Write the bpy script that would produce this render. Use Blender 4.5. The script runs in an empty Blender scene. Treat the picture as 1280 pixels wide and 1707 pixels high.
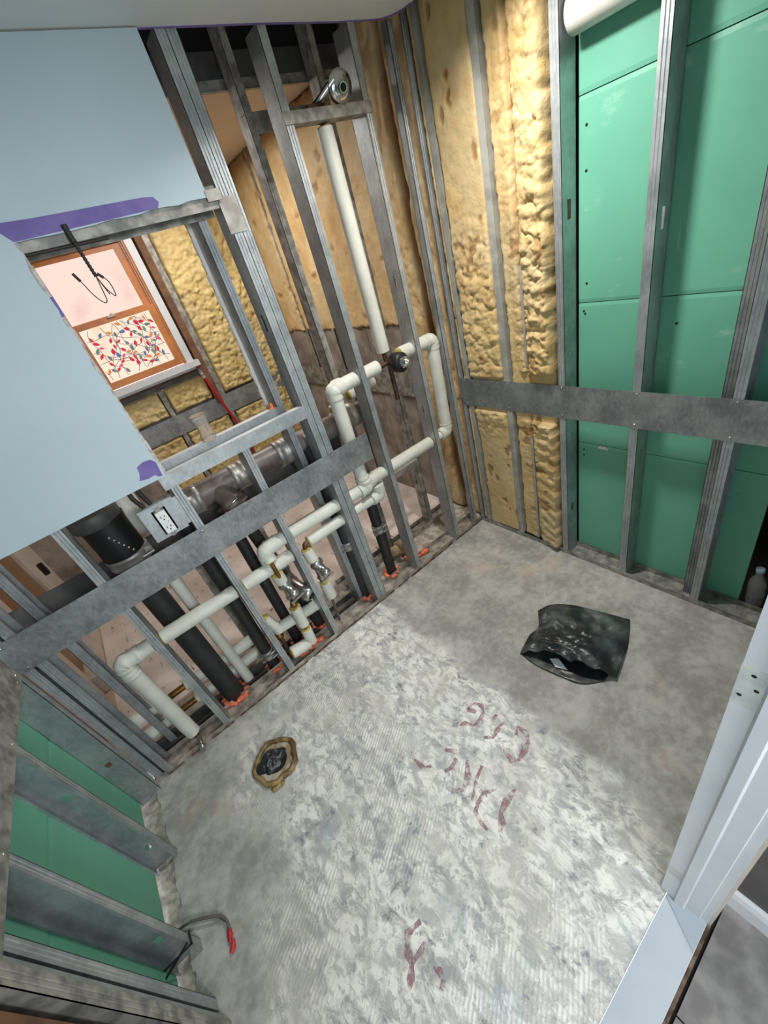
import bpy, bmesh, math, random
import numpy as np
from mathutils import Vector, Matrix

random.seed(7)
SC = bpy.context.scene
COL = SC.collection
PI = math.pi

# ------------------------------------------------------------------ camera
RIGHT = Vector((0.74750032, -0.61137234, -0.25974437))
DOWN = Vector((-0.52224257, -0.29924915, -0.79856913))
FWD = Vector((0.41049479, 0.73258025, -0.54297349))
CAM = Vector((-1.60412731, -1.60634533, 1.71350844))
cd = bpy.data.cameras.new('camera')
cam = bpy.data.objects.new('camera', cd)
COL.objects.link(cam)
M = Matrix.Identity(4)
for i in range(3):
    M[i][0] = RIGHT[i]; M[i][1] = -DOWN[i]; M[i][2] = -FWD[i]; M[i][3] = CAM[i]
cam.matrix_world = M
cd.sensor_fit = 'HORIZONTAL'
cd.sensor_width = 36.0
cd.lens = 36.0 * 678.289 / 1280.0
cd.clip_start = 0.02
SC.camera = cam

# ------------------------------------------------------------------ world, lights, exposure
w = bpy.data.worlds.new('world'); SC.world = w; w.use_nodes = True
w.node_tree.nodes['Background'].inputs[0].default_value = (0.88, 0.94, 1.0, 1)
w.node_tree.nodes['Background'].inputs[1].default_value = 1.7

def area(name, loc, size, power, color, direction=(0, 0, -1), shape='DISK', size_y=None, spread=180):
    l = bpy.data.lights.new(name, 'AREA'); l.shape = shape; l.size = size
    if size_y: l.size_y = size_y
    l.energy = power; l.color = color; l.spread = math.radians(spread)
    o = bpy.data.objects.new(name, l); COL.objects.link(o); o.location = loc
    o.rotation_euler = Vector(direction).to_track_quat('-Z', 'Y').to_euler()
    return o
area('ceiling_lamp', (-0.44, -0.64, 2.318), 0.15, 16, (1.0, 0.97, 0.93), spread=150)
area('hall_fill', (-1.38, -2.85, 2.0), 0.5, 29, (0.90, 0.95, 1.0), (-0.1, 0.95, -0.3))  # unseen fill light added behind the camera to brighten the room
area('adjacent_room_lamp', (-0.72, 1.25, 2.36), 0.5, 17, (1.0, 0.94, 0.88))
vs = SC.view_settings
vs.view_transform = 'Standard'; vs.look = 'None'; vs.gamma = 1.0; vs.use_curve_mapping = False
vs.exposure = 0.16

# ------------------------------------------------------------------ materials
def lin(r, g, b):
    f = lambda c: (c / 255 / 12.92) if c / 255 <= 0.04045 else ((c / 255 + 0.055) / 1.055) ** 2.4
    return (f(r), f(g), f(b), 1)

class NT:
    def __init__(s, name):
        s.m = bpy.data.materials.new(name); s.m.use_nodes = True
        s.t = s.m.node_tree; s.n = s.t.nodes; s.l = s.t.links
        s.b = s.n['Principled BSDF']; s.tc = s.n.new('ShaderNodeTexCoord')
        s.co = s.tc.outputs['Object']
    def link(s, a, b): s.l.new(a, b)
    def put(s, sock, v):
        if isinstance(v, (int, float, tuple, list)): sock.default_value = v
        else: s.l.new(v, sock)
    def noise(s, scale, detail=6, rough=0.55, dist=0.0, co=None):
        n = s.n.new('ShaderNodeTexNoise'); s.l.new(co or s.co, n.inputs['Vector'])
        n.inputs['Scale'].default_value = scale; n.inputs['Detail'].default_value = detail
        n.inputs['Roughness'].default_value = rough; n.inputs['Distortion'].default_value = dist
        return n.outputs['Fac']
    def mapped(s, rot=(0, 0, 0), scale=(1, 1, 1), loc=(0, 0, 0)):
        n = s.n.new('ShaderNodeMapping'); s.l.new(s.co, n.inputs['Vector'])
        n.inputs['Rotation'].default_value = rot; n.inputs['Scale'].default_value = scale; n.inputs['Location'].default_value = loc
        return n.outputs['Vector']
    def voro(s, scale, feature='F1', out='Distance', co=None):
        n = s.n.new('ShaderNodeTexVoronoi'); n.feature = feature; s.l.new(co or s.co, n.inputs['Vector'])
        n.inputs['Scale'].default_value = scale
        return n.outputs[out]
    def wave(s, scale, dist, co, detail=2):
        n = s.n.new('ShaderNodeTexWave'); s.l.new(co, n.inputs['Vector'])
        n.inputs['Scale'].default_value = scale; n.inputs['Distortion'].default_value = dist; n.inputs['Detail'].default_value = detail
        n.inputs['Detail Scale'].default_value = 0.6
        return n.outputs['Fac']
    def ramp(s, fac, a, b):
        n = s.n.new('ShaderNodeMapRange'); s.l.new(fac, n.inputs[0])
        n.inputs[1].default_value = a; n.inputs[2].default_value = b; n.interpolation_type = 'SMOOTHSTEP'
        return n.outputs[0]
    def math(s, op, a, b=0.0):
        n = s.n.new('ShaderNodeMath'); n.operation = op
        s.put(n.inputs[0], a); s.put(n.inputs[1], b); return n.outputs[0]
    def mix(s, fac, a, b):
        n = s.n.new('ShaderNodeMix'); n.data_type = 'RGBA'
        s.put(n.inputs[0], fac); s.put(n.inputs[6], a); s.put(n.inputs[7], b); return n.outputs[2]
    def base(s, v): s.put(s.b.inputs['Base Color'], v)
    def bump(s, h, strength=0.3, dist=0.01):
        n = s.n.new('ShaderNodeBump'); s.l.new(h, n.inputs['Height'])
        n.inputs['Strength'].default_value = strength; n.inputs['Distance'].default_value = dist
        s.l.new(n.outputs['Normal'], s.b.inputs['Normal'])
    def sep(s):
        n = s.n.new('ShaderNodeSeparateXYZ'); s.l.new(s.co, n.inputs[0]); return n.outputs

def simple(name, c, rough=0.5, metal=0.0, c2=None, sc=8, lo=0.35, hi=0.65, bump=0.0, bsc=40, spec=0.5):
    t = NT(name)
    t.b.inputs['Roughness'].default_value = rough; t.b.inputs['Metallic'].default_value = metal
    t.b.inputs['Specular IOR Level'].default_value = spec
    if c2: t.base(t.mix(t.ramp(t.noise(sc), lo, hi), c, c2))
    else: t.base(c)
    if bump: t.bump(t.noise(bsc), bump, 0.004)
    return t.m

def steel(name, c, c2, rough):
    t = NT(name)
    v = t.voro(120, out='Color', co=t.mapped(scale=(1, 1, 0.5)))
    sp = t.n.new('ShaderNodeSeparateColor'); t.link(v, sp.inputs[0])
    f = t.math('ADD', t.math('MULTIPLY', sp.outputs[0], 0.16), t.math('MULTIPLY', t.noise(9, 7, 0.6), 1.0))
    t.base(t.mix(t.ramp(f, 0.32, 0.85), c, c2))
    t.b.inputs['Metallic'].default_value = 0.75
    t.put(t.b.inputs['Roughness'], t.math('ADD', t.math('MULTIPLY', t.noise(20), 0.2), rough + 0.02))
    return t.m

MT = {}
MT['steel'] = steel('galvanised_steel', lin(156, 161, 163), lin(192, 196, 197), 0.36)
MT['plate'] = steel('backing_steel', lin(122, 126, 128), lin(168, 170, 170), 0.42)
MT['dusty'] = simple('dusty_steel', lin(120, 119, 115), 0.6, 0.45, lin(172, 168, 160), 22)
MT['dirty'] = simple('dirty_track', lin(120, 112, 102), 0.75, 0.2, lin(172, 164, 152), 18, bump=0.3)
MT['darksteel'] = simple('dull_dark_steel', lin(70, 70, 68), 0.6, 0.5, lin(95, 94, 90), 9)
MT['rust_shade'] = simple('rust_gap_shade', lin(66, 46, 34), 0.9, 0, lin(120, 100, 84), 26)
MT['plaster'] = simple('painted_drywall', lin(182, 198, 206), 0.6, 0, lin(186, 202, 210), 3, bump=0.06, bsc=160)
MT['ceilpaint'] = simple('ceiling_paint', lin(214, 220, 224), 0.7, 0, lin(218, 223, 226), 3, bump=0.05, bsc=160)
MT['purple'] = simple('purple_board_paper', lin(112, 96, 160), 0.75, 0, lin(124, 108, 170), 20)
MT['gypsum'] = simple('gypsum_core', lin(205, 198, 192), 0.9, 0, lin(170, 160, 158), 60, bump=0.5)
def m_green():
    t = NT('green_board')
    c = t.mix(t.ramp(t.noise(2.2), 0.35, 0.65), lin(102, 168, 143), lin(109, 175, 150))
    scuff = t.math('MULTIPLY', t.ramp(t.noise(5, 7, 0.65, co=t.mapped(loc=(3, 2, 9), scale=(1, 1, 2.2))), 0.62, 0.74), 0.45)
    t.base(t.mix(scuff, c, lin(168, 205, 188))); t.b.inputs['Roughness'].default_value = 0.45
    t.b.inputs['Specular IOR Level'].default_value = 0.35
    t.bump(t.noise(120), 0.03, 0.004)
    return t.m
MT['green'] = m_green()
MT['white'] = simple('white_paint', lin(202, 204, 206), 0.35, 0, lin(194, 197, 200), 5)
MT['hinge'] = simple('bare_hinge_mortise', lin(176, 182, 178), 0.6, 0, lin(196, 198, 190), 30)
MT['darkwall'] = simple('dark_hall_wall', lin(70, 68, 66), 0.6, 0, lin(84, 82, 80), 5)
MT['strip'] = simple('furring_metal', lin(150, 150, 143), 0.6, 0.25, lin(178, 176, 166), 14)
MT['marble'] = simple('white_saddle_stone', lin(180, 187, 193), 0.25, 0, lin(172, 180, 187), 4)
MT['dark'] = simple('dark_void', lin(22, 21, 22), 0.9)
MT['void'] = simple('void_shade', lin(52, 40, 32), 0.9, 0, lin(36, 30, 26), 5)  # dark brown put in for the shade of the wall voids
MT['black'] = simple('black_iron', lin(30, 30, 31), 0.55, 0, lin(40, 39, 39), 25, bump=0.25, bsc=200)
MT['rubber'] = simple('black_rubber', lin(20, 20, 21), 0.45)
MT['castiron'] = simple('brown_coated_iron', lin(84, 70, 65), 0.42, 0.0, lin(128, 118, 112), 9, bump=0.1, bsc=60)
MT['band'] = simple('stainless_band', lin(178, 174, 168), 0.5, 0.7, lin(140, 136, 130), 16)
MT['insul'] = simple('white_pipe_jacket', lin(208, 208, 198), 0.5, 0, lin(196, 196, 184), 10, bump=0.08, bsc=60)
MT['pvcw'] = simple('white_pvc', lin(226, 222, 214), 0.4, 0, lin(214, 208, 198), 8)
MT['foamyel'] = simple('yellow_fibre', lin(196, 178, 96), 0.9, 0, lin(160, 140, 70), 60)
MT['copper'] = simple('dull_copper', lin(118, 86, 68), 0.5, 0.6, lin(84, 62, 50), 20)
MT['brass'] = simple('old_brass', lin(150, 112, 60), 0.4, 0.8, lin(120, 84, 40), 20)
MT['chrome'] = simple('chrome', lin(215, 215, 215), 0.16, 1.0)
MT['nickel'] = simple('dull_nickel', lin(200, 198, 195), 0.28, 0.9, lin(160, 158, 154), 16)
MT['orange'] = simple('orange_sealant', lin(236, 130, 96), 0.6, 0, lin(214, 104, 70), 30, bump=0.5, bsc=70)
MT['earplug'] = simple('orange_foam', lin(236, 120, 64), 0.8)
MT['outlet'] = simple('white_plastic', lin(226, 228, 226), 0.3)
MT['slot'] = simple('socket_slot', lin(40, 36, 34), 0.6)
MT['wood'] = simple('stained_wood', lin(186, 118, 62), 0.4, 0, lin(162, 98, 50), 7)
MT['lumber'] = simple('rough_lumber', lin(120, 84, 56), 0.8, 0, lin(84, 58, 40), 9, bump=0.3)
MT['door'] = simple('brown_door', lin(140, 106, 78), 0.4, 0, lin(128, 96, 70), 5)
MT['taupe'] = simple('taupe_wall', lin(198, 184, 175), 0.7, 0, lin(204, 190, 181), 3)
MT['casing'] = simple('beige_casing', lin(200, 188, 176), 0.5, 0, lin(190, 178, 168), 6)
MT['farceil'] = simple('far_ceiling_paint', lin(214, 196, 176), 0.8, 0, lin(210, 192, 172), 4)
MT['block'] = simple('taupe_block', lin(158, 146, 136), 0.9, 0, lin(120, 110, 100), 7, bump=0.5, bsc=30)
MT['red'] = simple('red_cable_jacket', lin(178, 26, 40), 0.4)
MT['redtape'] = simple('red_tape', lin(190, 44, 48), 0.4)
MT['wire'] = simple('dusty_wire', lin(96, 90, 84), 0.7)
MT['cable'] = simple('black_cable', lin(40, 34, 34), 0.6)
MT['wax'] = simple('brown_wax', lin(158, 134, 86), 0.4, 0, lin(92, 72, 40), 18, bump=0.4)
MT['paper'] = simple('white_paper', lin(214, 214, 216), 0.8)
MT['wax_in'] = simple('flange_inner', lin(186, 176, 158), 0.5, 0, lin(140, 122, 92), 24)
MT['leafcap'] = simple('pale_blue_cap', lin(150, 170, 180), 0.4)
MT['putty'] = simple('white_putty', lin(226, 218, 212), 0.7)
MT['debris'] = simple('chipped_concrete', lin(176, 168, 156), 0.95, 0, lin(132, 124, 114), 26, bump=0.8, bsc=60)

def m_bag():
    t = NT('black_plastic_bag')
    d = t.ramp(t.noise(9, 8), 0.42, 0.75)
    t.base(t.mix(d, lin(38, 40, 42), lin(92, 98, 96)))
    t.put(t.b.inputs['Roughness'], t.math('ADD', t.math('MULTIPLY', d, 0.25), 0.3))
    t.bump(t.noise(26, 4), 0.25, 0.01)
    return t.m
MT['bag'] = m_bag()

def m_clear(name, c, rough=0.05, alpha=0.4):
    t = NT(name); t.base(c); t.b.inputs['Roughness'].default_value = rough
    t.b.inputs['Transmission Weight'].default_value = 0.9; t.b.inputs['IOR'].default_value = 1.2
    return t.m
MT['clear'] = m_clear('clear_plastic', (0.95, 0.92, 0.9, 1))

def m_foam(name, a, b, c):
    t = NT(name)
    f = t.noise(5, 5); g = t.noise(22, 5)
    at = t.n.new('ShaderNodeAttribute'); at.attribute_name = 'crust'
    x = t.math('ADD', t.math('MULTIPLY', f, 0.65), t.math('MULTIPLY', g, 0.35))
    col = t.mix(t.ramp(x, 0.36, 0.62), b, a)
    col = t.mix(t.math('MULTIPLY', t.ramp(t.noise(3.1, 6, 0.65, co=t.mapped(loc=(3, 1, 6))), 0.46, 0.64), 0.5), col, lin(188, 170, 136))
    col = t.mix(t.math('MULTIPLY', at.outputs['Fac'], 1.0), col, c)
    t.base(col); t.b.inputs['Roughness'].default_value = 0.5
    t.b.inputs['Specular IOR Level'].default_value = 0.35
    t.bump(t.math('ADD', t.noise(48, 6, 0.6), t.math('MULTIPLY', t.voro(26, 'SMOOTH_F1'), 0.8)), 0.5, 0.008)
    return t.m
MT['foam'] = m_foam('spray_foam', lin(210, 184, 134), lin(194, 162, 108), lin(136, 94, 48))
MT['foam_far'] = m_foam('spray_foam_far', lin(212, 190, 132), lin(188, 164, 106), lin(122, 98, 58))
MT['foam_brown'] = m_foam('spray_foam_brown', lin(216, 190, 144), lin(198, 164, 112), lin(140, 98, 52))

def m_floor():
    t = NT('concrete_slab')
    s = t.sep(); X, Y = s[0], s[1]
    n1 = t.noise(6, 8, 0.6); n2 = t.noise(2.2, 4); n3 = t.noise(30, 6, 0.65)
    # bare grey concrete
    grey = t.mix(t.ramp(t.math('ADD', t.math('MULTIPLY', n1, 0.6), t.math('MULTIPLY', n3, 0.4)), 0.38, 0.64), lin(142, 140, 134), lin(182, 180, 174))
    grey = t.mix(t.math('MULTIPLY', t.ramp(t.noise(3.3, 5, co=t.mapped(loc=(4, 2, 1))), 0.56, 0.74), 0.55), grey, lin(196, 172, 154))
    # thin-set residue left by removed tile: a patch with its own outline
    wob = t.math('MULTIPLY', t.math('SUBTRACT', t.noise(3.5, 7, 0.6), 0.5), 0.28)
    xr = t.math('ADD', X, wob)
    # right edge bows, running down the middle of the slab
    right = t.ramp(xr, -0.885, -0.945)
    left = t.ramp(t.math('ADD', t.math('ADD', xr, t.math('MULTIPLY', wob, 2.0)), t.math('MULTIPLY', Y, -0.42)), -1.80, -1.52)
    patch = t.math('MULTIPLY', right, left)
    fl = t.mapped(loc=(1.80, 0.345, 0))
    ln = t.n.new('ShaderNodeVectorMath'); ln.operation = 'LENGTH'; t.link(fl, ln.inputs[0])
    halo = t.ramp(t.math('ADD', ln.outputs['Value'], wob), 0.30, 0.13)
    patch = t.math('MAXIMUM', patch, t.math('MULTIPLY', halo, 0.8))
    comb = t.wave(30, 2.5, t.mapped(rot=(0, 0, math.radians(5))), 3)
    comb2 = t.wave(26, 4.0, t.mapped(rot=(0, 0, math.radians(60))), 3)
    sel = t.ramp(t.math('ADD', xr, t.math('MULTIPLY', t.noise(2.6, 2, co=t.mapped(loc=(7, 3, 0))), 0.5)), -1.06, -0.98)
    trow = t.math('ADD', t.math('MULTIPLY', comb, sel), t.math('MULTIPLY', comb2, t.math('SUBTRACT', 1.0, sel)))
    trow = t.math('MULTIPLY', trow, t.ramp(t.noise(3.2, 4, co=t.mapped(loc=(6, 6, 6))), 0.46, 0.62))
    blot = t.ramp(t.noise(24, 10, 0.72, 0.5, co=t.mapped(scale=(1.0, 0.6, 1))), 0.37, 0.55)
    holes = t.ramp(t.noise(44, 4, 0.6, 0.5, co=t.mapped(loc=(2, 5, 0), scale=(1, 0.7, 1))), 0.56, 0.64)
    film = t.ramp(t.noise(4.5, 8, 0.7, co=t.mapped(loc=(9, 1, 0))), 0.32, 0.52)
    cov = t.math('MULTIPLY', t.math('MULTIPLY', blot, t.math('SUBTRACT', 1.0, t.math('MULTIPLY', holes, 0.8))), film)
    cov = t.math('MULTIPLY', cov, t.math('SUBTRACT', 1.0, t.math('MULTIPLY', trow, 0.30)))
    under = t.mix(t.ramp(t.noise(7, 6, co=t.mapped(loc=(3, 8, 0))), 0.42, 0.6), lin(160, 160, 160), lin(192, 189, 182))
    under = t.mix(t.ramp(t.noise(11, 8, 0.7, co=t.mapped(loc=(1, 9, 3))), 0.56, 0.62), under, lin(124, 127, 134))
    thin = t.mix(cov, under, lin(230, 227, 219))
    blue = t.ramp(t.noise(6, 6, co=t.mapped(loc=(5, 5, 2))), 0.55, 0.7)
    thin = t.mix(t.math('MULTIPLY', blue, 0.3), thin, lin(184, 204, 208))
    tan = t.ramp(t.noise(3.4, 6, co=t.mapped(loc=(8, 4, 7))), 0.50, 0.68)
    thin = t.mix(t.math('MULTIPLY', tan, 0.35), thin, lin(196, 190, 176))
    t.base(t.mix(patch, grey, thin))
    t.b.inputs['Roughness'].default_value = 0.75
    h = t.math('ADD', t.math('MULTIPLY', t.math('MULTIPLY', cov, patch), 0.8), t.math('MULTIPLY', n3, 0.35))
    h = t.math('ADD', h, t.math('MULTIPLY', t.math('MULTIPLY', trow, patch), -0.25))
    t.bump(h, 0.55, 0.006)
    return t.m
MT['floor'] = m_floor()

def m_redpaint():
    t = NT('worn_red_marker')
    t.base(lin(154, 108, 118)); t.b.inputs['Roughness'].default_value = 0.8
    t.put(t.b.inputs['Alpha'], t.math('MULTIPLY', t.ramp(t.noise(38, 7, 0.75), 0.36, 0.60), 0.72))
    return t.m
MT['redpaint'] = m_redpaint()

def m_farfloor():
    t = NT('pinkish_stone_floor')
    c = t.mix(t.ramp(t.noise(5, 6), 0.35, 0.65), lin(224, 212, 203), lin(204, 190, 181))
    c = t.mix(t.ramp(t.noise(26, 5, 0.6, 0.6, co=t.mapped(scale=(1, 0.45, 1))), 0.60, 0.70), c, lin(140, 122, 116))
    t.base(c); t.b.inputs['Roughness'].default_value = 0.7; t.bump(t.noise(40), 0.2, 0.004)
    return t.m
MT['farfloor'] = m_farfloor()
MT['plank'] = simple('wood_look_plank', lin(204, 180, 162), 0.5, 0, lin(176, 150, 134), 6)
MT['halltile'] = simple('grey_stone_tile', lin(104, 100, 98), 0.45, 0, lin(138, 134, 130), 12, bump=0.1)

def m_emit(name, c, c2, strength, sc, lo=0.5, hi=0.7):
    t = NT(name)
    e = t.n.new('ShaderNodeEmission')
    t.put(e.inputs[0], t.mix(t.ramp(t.noise(sc, 4), lo, hi), c, c2)); e.inputs[1].default_value = strength
    t.link(e.outputs[0], t.n['Material Output'].inputs['Surface'])
    return t.m
MT['skypane'] = m_emit('daylit_frosted_pane', lin(255, 226, 212), lin(246, 208, 196), 0.92, 4)
MT['film'] = m_emit('daylit_film', lin(255, 240, 216), lin(252, 220, 190), 0.88, 5)
for nm, c in dict(leafred=(222, 60, 84), leafpink=(232, 96, 140), leafblue=(110, 120, 176), leafgreen=(120, 150, 136), leafgrey=(120, 128, 140), leaforange=(236, 150, 90), vine=(120, 70, 72)).items():
    MT[nm] = m_emit('film_' + nm, lin(*c), lin(*c), 0.8, 5)

# ------------------------------------------------------------------ mesh building
class MB:
    def __init__(s): s.v = []; s.f = []; s.mi = []; s.sm = []; s.mats = []
    def mat(s, m):
        if m not in s.mats: s.mats.append(m)
        return s.mats.index(m)
    def add(s, vs_, fs, m=None, smooth=False):
        o = len(s.v); s.v += [tuple(v) for v in vs_]
        k = s.mat(m) if m else 0
        for f in fs: s.f.append([i + o for i in f]); s.mi.append(k); s.sm.append(smooth)
        return s
    def box(s, x0, x1, y0, y1, z0, z1, m=None):
        x0, x1 = min(x0, x1), max(x0, x1); y0, y1 = min(y0, y1), max(y0, y1); z0, z1 = min(z0, z1), max(z0, z1)
        v = [(x0, y0, z0), (x1, y0, z0), (x1, y1, z0), (x0, y1, z0), (x0, y0, z1), (x1, y0, z1), (x1, y1, z1), (x0, y1, z1)]
        return s.add(v, [(0, 3, 2, 1), (4, 5, 6, 7), (0, 1, 5, 4), (1, 2, 6, 5), (2, 3, 7, 6), (3, 0, 4, 7)], m)
    def obox(s, o, ex, ey, ez, a, b, c, m=None):
        # oriented box: ranges a, b, c along unit axes from origin o
        o, ex, ey, ez = map(Vector, (o, ex, ey, ez))
        v = [o + ex * p + ey * q + ez * r for r in c for q in b for p in a]
        f = [(0, 2, 3, 1), (4, 5, 7, 6), (0, 1, 5, 4), (1, 3, 7, 5), (3, 2, 6, 7), (2, 0, 4, 6)]
        if ex.cross(ey).dot(ez) < 0: f = [x[::-1] for x in f]
        return s.add(v, f, m)
    def prism(s, pts, n, h, m=None, smooth=False):
        # extrude a planar polygon (list of 3D points) by vector n*h
        n = Vector(n) * h; p = [Vector(q) for q in pts]; k = len(p)
        f = [tuple(range(k))[::-1], tuple(range(k, 2 * k))] + [(i, (i + 1) % k, (i + 1) % k + k, i + k) for i in range(k)]
        return s.add(p + [q + n for q in p], f, m, smooth)
    def sheet(s, prof, o, ex, ey, ez, L, t=0.0016, m=None):
        # thin sheet: 2-D open profile (in ex, ey) thickened and extruded along ez
        o, ex, ey, ez = map(Vector, (o, ex, ey, ez)); n = len(prof)
        P = [Vector((p[0], p[1])) for p in prof]; Q = []
        for i in range(n):
            d = (P[min(i + 1, n - 1)] - P[max(i - 1, 0)]).normalized()
            Q.append(P[i] + Vector((-d.y, d.x)) * t)
        ring = P + Q[::-1]; k = len(ring)
        v = [o + ex * p.x + ey * p.y for p in ring] + [o + ex * p.x + ey * p.y + ez * L for p in ring]
        f = [(i, (i + 1) % k, (i + 1) % k + k, i + k) for i in range(k)]
        for i in range(n - 1):
            f.append((i + 1, i, k - 1 - i, k - 2 - i)); f.append((k + i, k + i + 1, 2 * k - 2 - i, 2 * k - 1 - i))
        return s.add(v, f, m)
    def lathe(s, prof, p, axis, n=16, m=None, smooth=True):
        # prof: list of (along, radius)
        p = Vector(p); ax = Vector(axis).normalized(); u = ax.orthogonal().normalized(); w_ = ax.cross(u)
        v = []; f = []
        for (a, r) in prof:
            for i in range(n):
                t = 2 * PI * i / n; v.append(p + ax * a + (u * math.cos(t) + w_ * math.sin(t)) * r)
        k = len(prof)
        for j in range(k - 1):
            for i in range(n):
                f.append((j * n + i, j * n + (i + 1) % n, (j + 1) * n + (i + 1) % n, (j + 1) * n + i))
        s.add(v, f, m, smooth)
        s.add(v[:n], [tuple(range(n))[::-1]], m); s.add(v[-n:], [tuple(range(n))], m)
        return s
    def cyl(s, p0, p1, r, n=16, m=None, r2=None):
        d = Vector(p1) - Vector(p0)
        return s.lathe([(0, r), (d.length, r if r2 is None else r2)], p0, d, n, m)
    def tube(s, path, r, n=12, m=None, caps=True):
        P = [Vector(p) for p in path]; k = len(P); v = []; f = []
        rr = r if isinstance(r, (list, tuple)) else [r] * k
        u = None
        for i in range(k):
            d = (P[min(i + 1, k - 1)] - P[max(i - 1, 0)]).normalized()
            if u is None: u = d.orthogonal().normalized()
            u = (u - d * u.dot(d)).normalized(); w_ = d.cross(u)
            for j in range(n):
                t = 2 * PI * j / n; v.append(P[i] + (u * math.cos(t) + w_ * math.sin(t)) * rr[i])
        for i in range(k - 1):
            for j in range(n):
                f.append((i * n + j, i * n + (j + 1) % n, (i + 1) * n + (j + 1) % n, (i + 1) * n + j))
        s.add(v, f, m, True)
        if caps: s.add(v[:n], [tuple(range(n))[::-1]], m); s.add(v[-n:], [tuple(range(n))], m)
        return s
    def ball(s, c, r, m=None, nu=10, nv=6, sc=(1, 1, 1), jit=0.0):
        c = Vector(c); v = [c + Vector((0, 0, -r * sc[2]))]; f = []
        for j in range(1, nv):
            for i in range(nu):
                a = 2 * PI * i / nu; b = -PI / 2 + PI * j / nv; q = r * (1 + random.uniform(-jit, jit))
                v.append(c + Vector((q * math.cos(b) * math.cos(a) * sc[0], q * math.cos(b) * math.sin(a) * sc[1], q * math.sin(b) * sc[2])))
        v.append(c + Vector((0, 0, r * sc[2]))); L = len(v) - 1
        for i in range(nu):
            f.append((0, 1 + (i + 1) % nu, 1 + i)); f.append((L, L - nu + i, L - nu + (i + 1) % nu))
        for j in range(nv - 2):
            for i in range(nu):
                a = 1 + j * nu + i; b = 1 + j * nu + (i + 1) % nu
                f.append((a, b, b + nu, a + nu))
        return s.add(v, f, m, True)
    def grid(s, G, m=None, smooth=True, flip=False):
        # G: array (nv, nu, 3)
        nv, nu = G.shape[:2]; v = G.reshape(-1, 3).tolist(); f = []
        for j in range(nv - 1):
            for i in range(nu - 1):
                q = (j * nu + i, j * nu + i + 1, (j + 1) * nu + i + 1, (j + 1) * nu + i)
                f.append(q[::-1] if flip else q)
        return s.add(v, f, m, smooth)
    def mesh(s, name, default, off):
        me = bpy.data.meshes.new(name)
        me.from_pydata([(x - off[0], y - off[1], z - off[2]) for x, y, z in s.v], [], s.f)
        ms = s.mats or [default]
        for m in ms: me.materials.append(MT[m])
        me.polygons.foreach_set('material_index', s.mi)
        me.polygons.foreach_set('use_smooth', s.sm)
        me.update()
        return me

SMALL = {'screw', 'screw_hole', 'brass_stub', 'copper_stub', 'orange_sealant', 'socket_slot', 'yoke_ear', 'clamp_screw', 'wax_smear', 'wire_connector', 'cut_board_edge', 'torn_board_edge', 'leaf_print', 'cast_lettering', 'perforated_strap', 'brass_joint', 'brass_elbow'}
def wloc(o):
    p = Vector((0, 0, 0))
    while o: p += o.location; o = o.parent
    return p

def obj(name, mb, m, parent=None, loc=None, **kw):
    off = Vector(loc) if loc is not None else (wloc(parent) if parent else Vector((0, 0, 0)))
    o = bpy.data.objects.new(name, mb.mesh(name, m, off)); COL.objects.link(o)
    if parent:
        o.parent = parent
        o.location = off - wloc(parent)
    else: o.location = off
    if name in SMALL: o['kind'] = 'stuff'
    for k, v in kw.items(): o[k] = v
    return o

def thing(name, label, cat, loc, group=None):
    o = bpy.data.objects.new(name, None); COL.objects.link(o); o.location = loc; o.empty_display_size = 0.05
    o['label'] = label; o['category'] = cat
    if group: o['group'] = group
    return o

def struct(name, loc=(0, 0, 0), label=None):
    o = bpy.data.objects.new(name, None); COL.objects.link(o); o.location = loc; o['kind'] = 'structure'; o.empty_display_size = 0.05
    if label: o['label'] = label
    return o

def smesh(name, mb, m, label=None):
    o = obj(name, mb, m, None, kind='structure')
    if label: o['label'] = label
    return o

# numpy noise -------------------------------------------------------
def vn(u, v, seed):
    R = np.random.RandomState(seed).rand(64, 64)
    iu = np.floor(u).astype(int); iv = np.floor(v).astype(int); fu = u - iu; fv = v - iv
    fu = fu * fu * (3 - 2 * fu); fv = fv * fv * (3 - 2 * fv)
    g = lambda a, b: R[a % 64, b % 64]
    return (g(iu, iv) * (1 - fu) + g(iu + 1, iv) * fu) * (1 - fv) + (g(iu, iv + 1) * (1 - fu) + g(iu + 1, iv + 1) * fu) * fv
def fbm(u, v, seed, o=4):
    a = 0; s_ = 1; t = 0
    for k in range(o): a = a + vn(u * 2 ** k, v * 2 ** k, seed + k) * s_; t += s_; s_ *= 0.5
    return a / t
def worley(u, v, seed):
    R = np.random.RandomState(seed).rand(64, 64, 3)
    iu = np.floor(u).astype(int); iv = np.floor(v).astype(int)
    best = np.full(u.shape, 9.0); hid = np.zeros(u.shape)
    for a in (-1, 0, 1):
        for b in (-1, 0, 1):
            c = R[(iu + a) % 64, (iv + b) % 64]
            d = (iu + a + c[..., 0] - u) ** 2 + (iv + b + c[..., 1] - v) ** 2
            hid = np.where(d < best, c[..., 2], hid); best = np.minimum(best, d)
    return np.sqrt(best), hid

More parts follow.
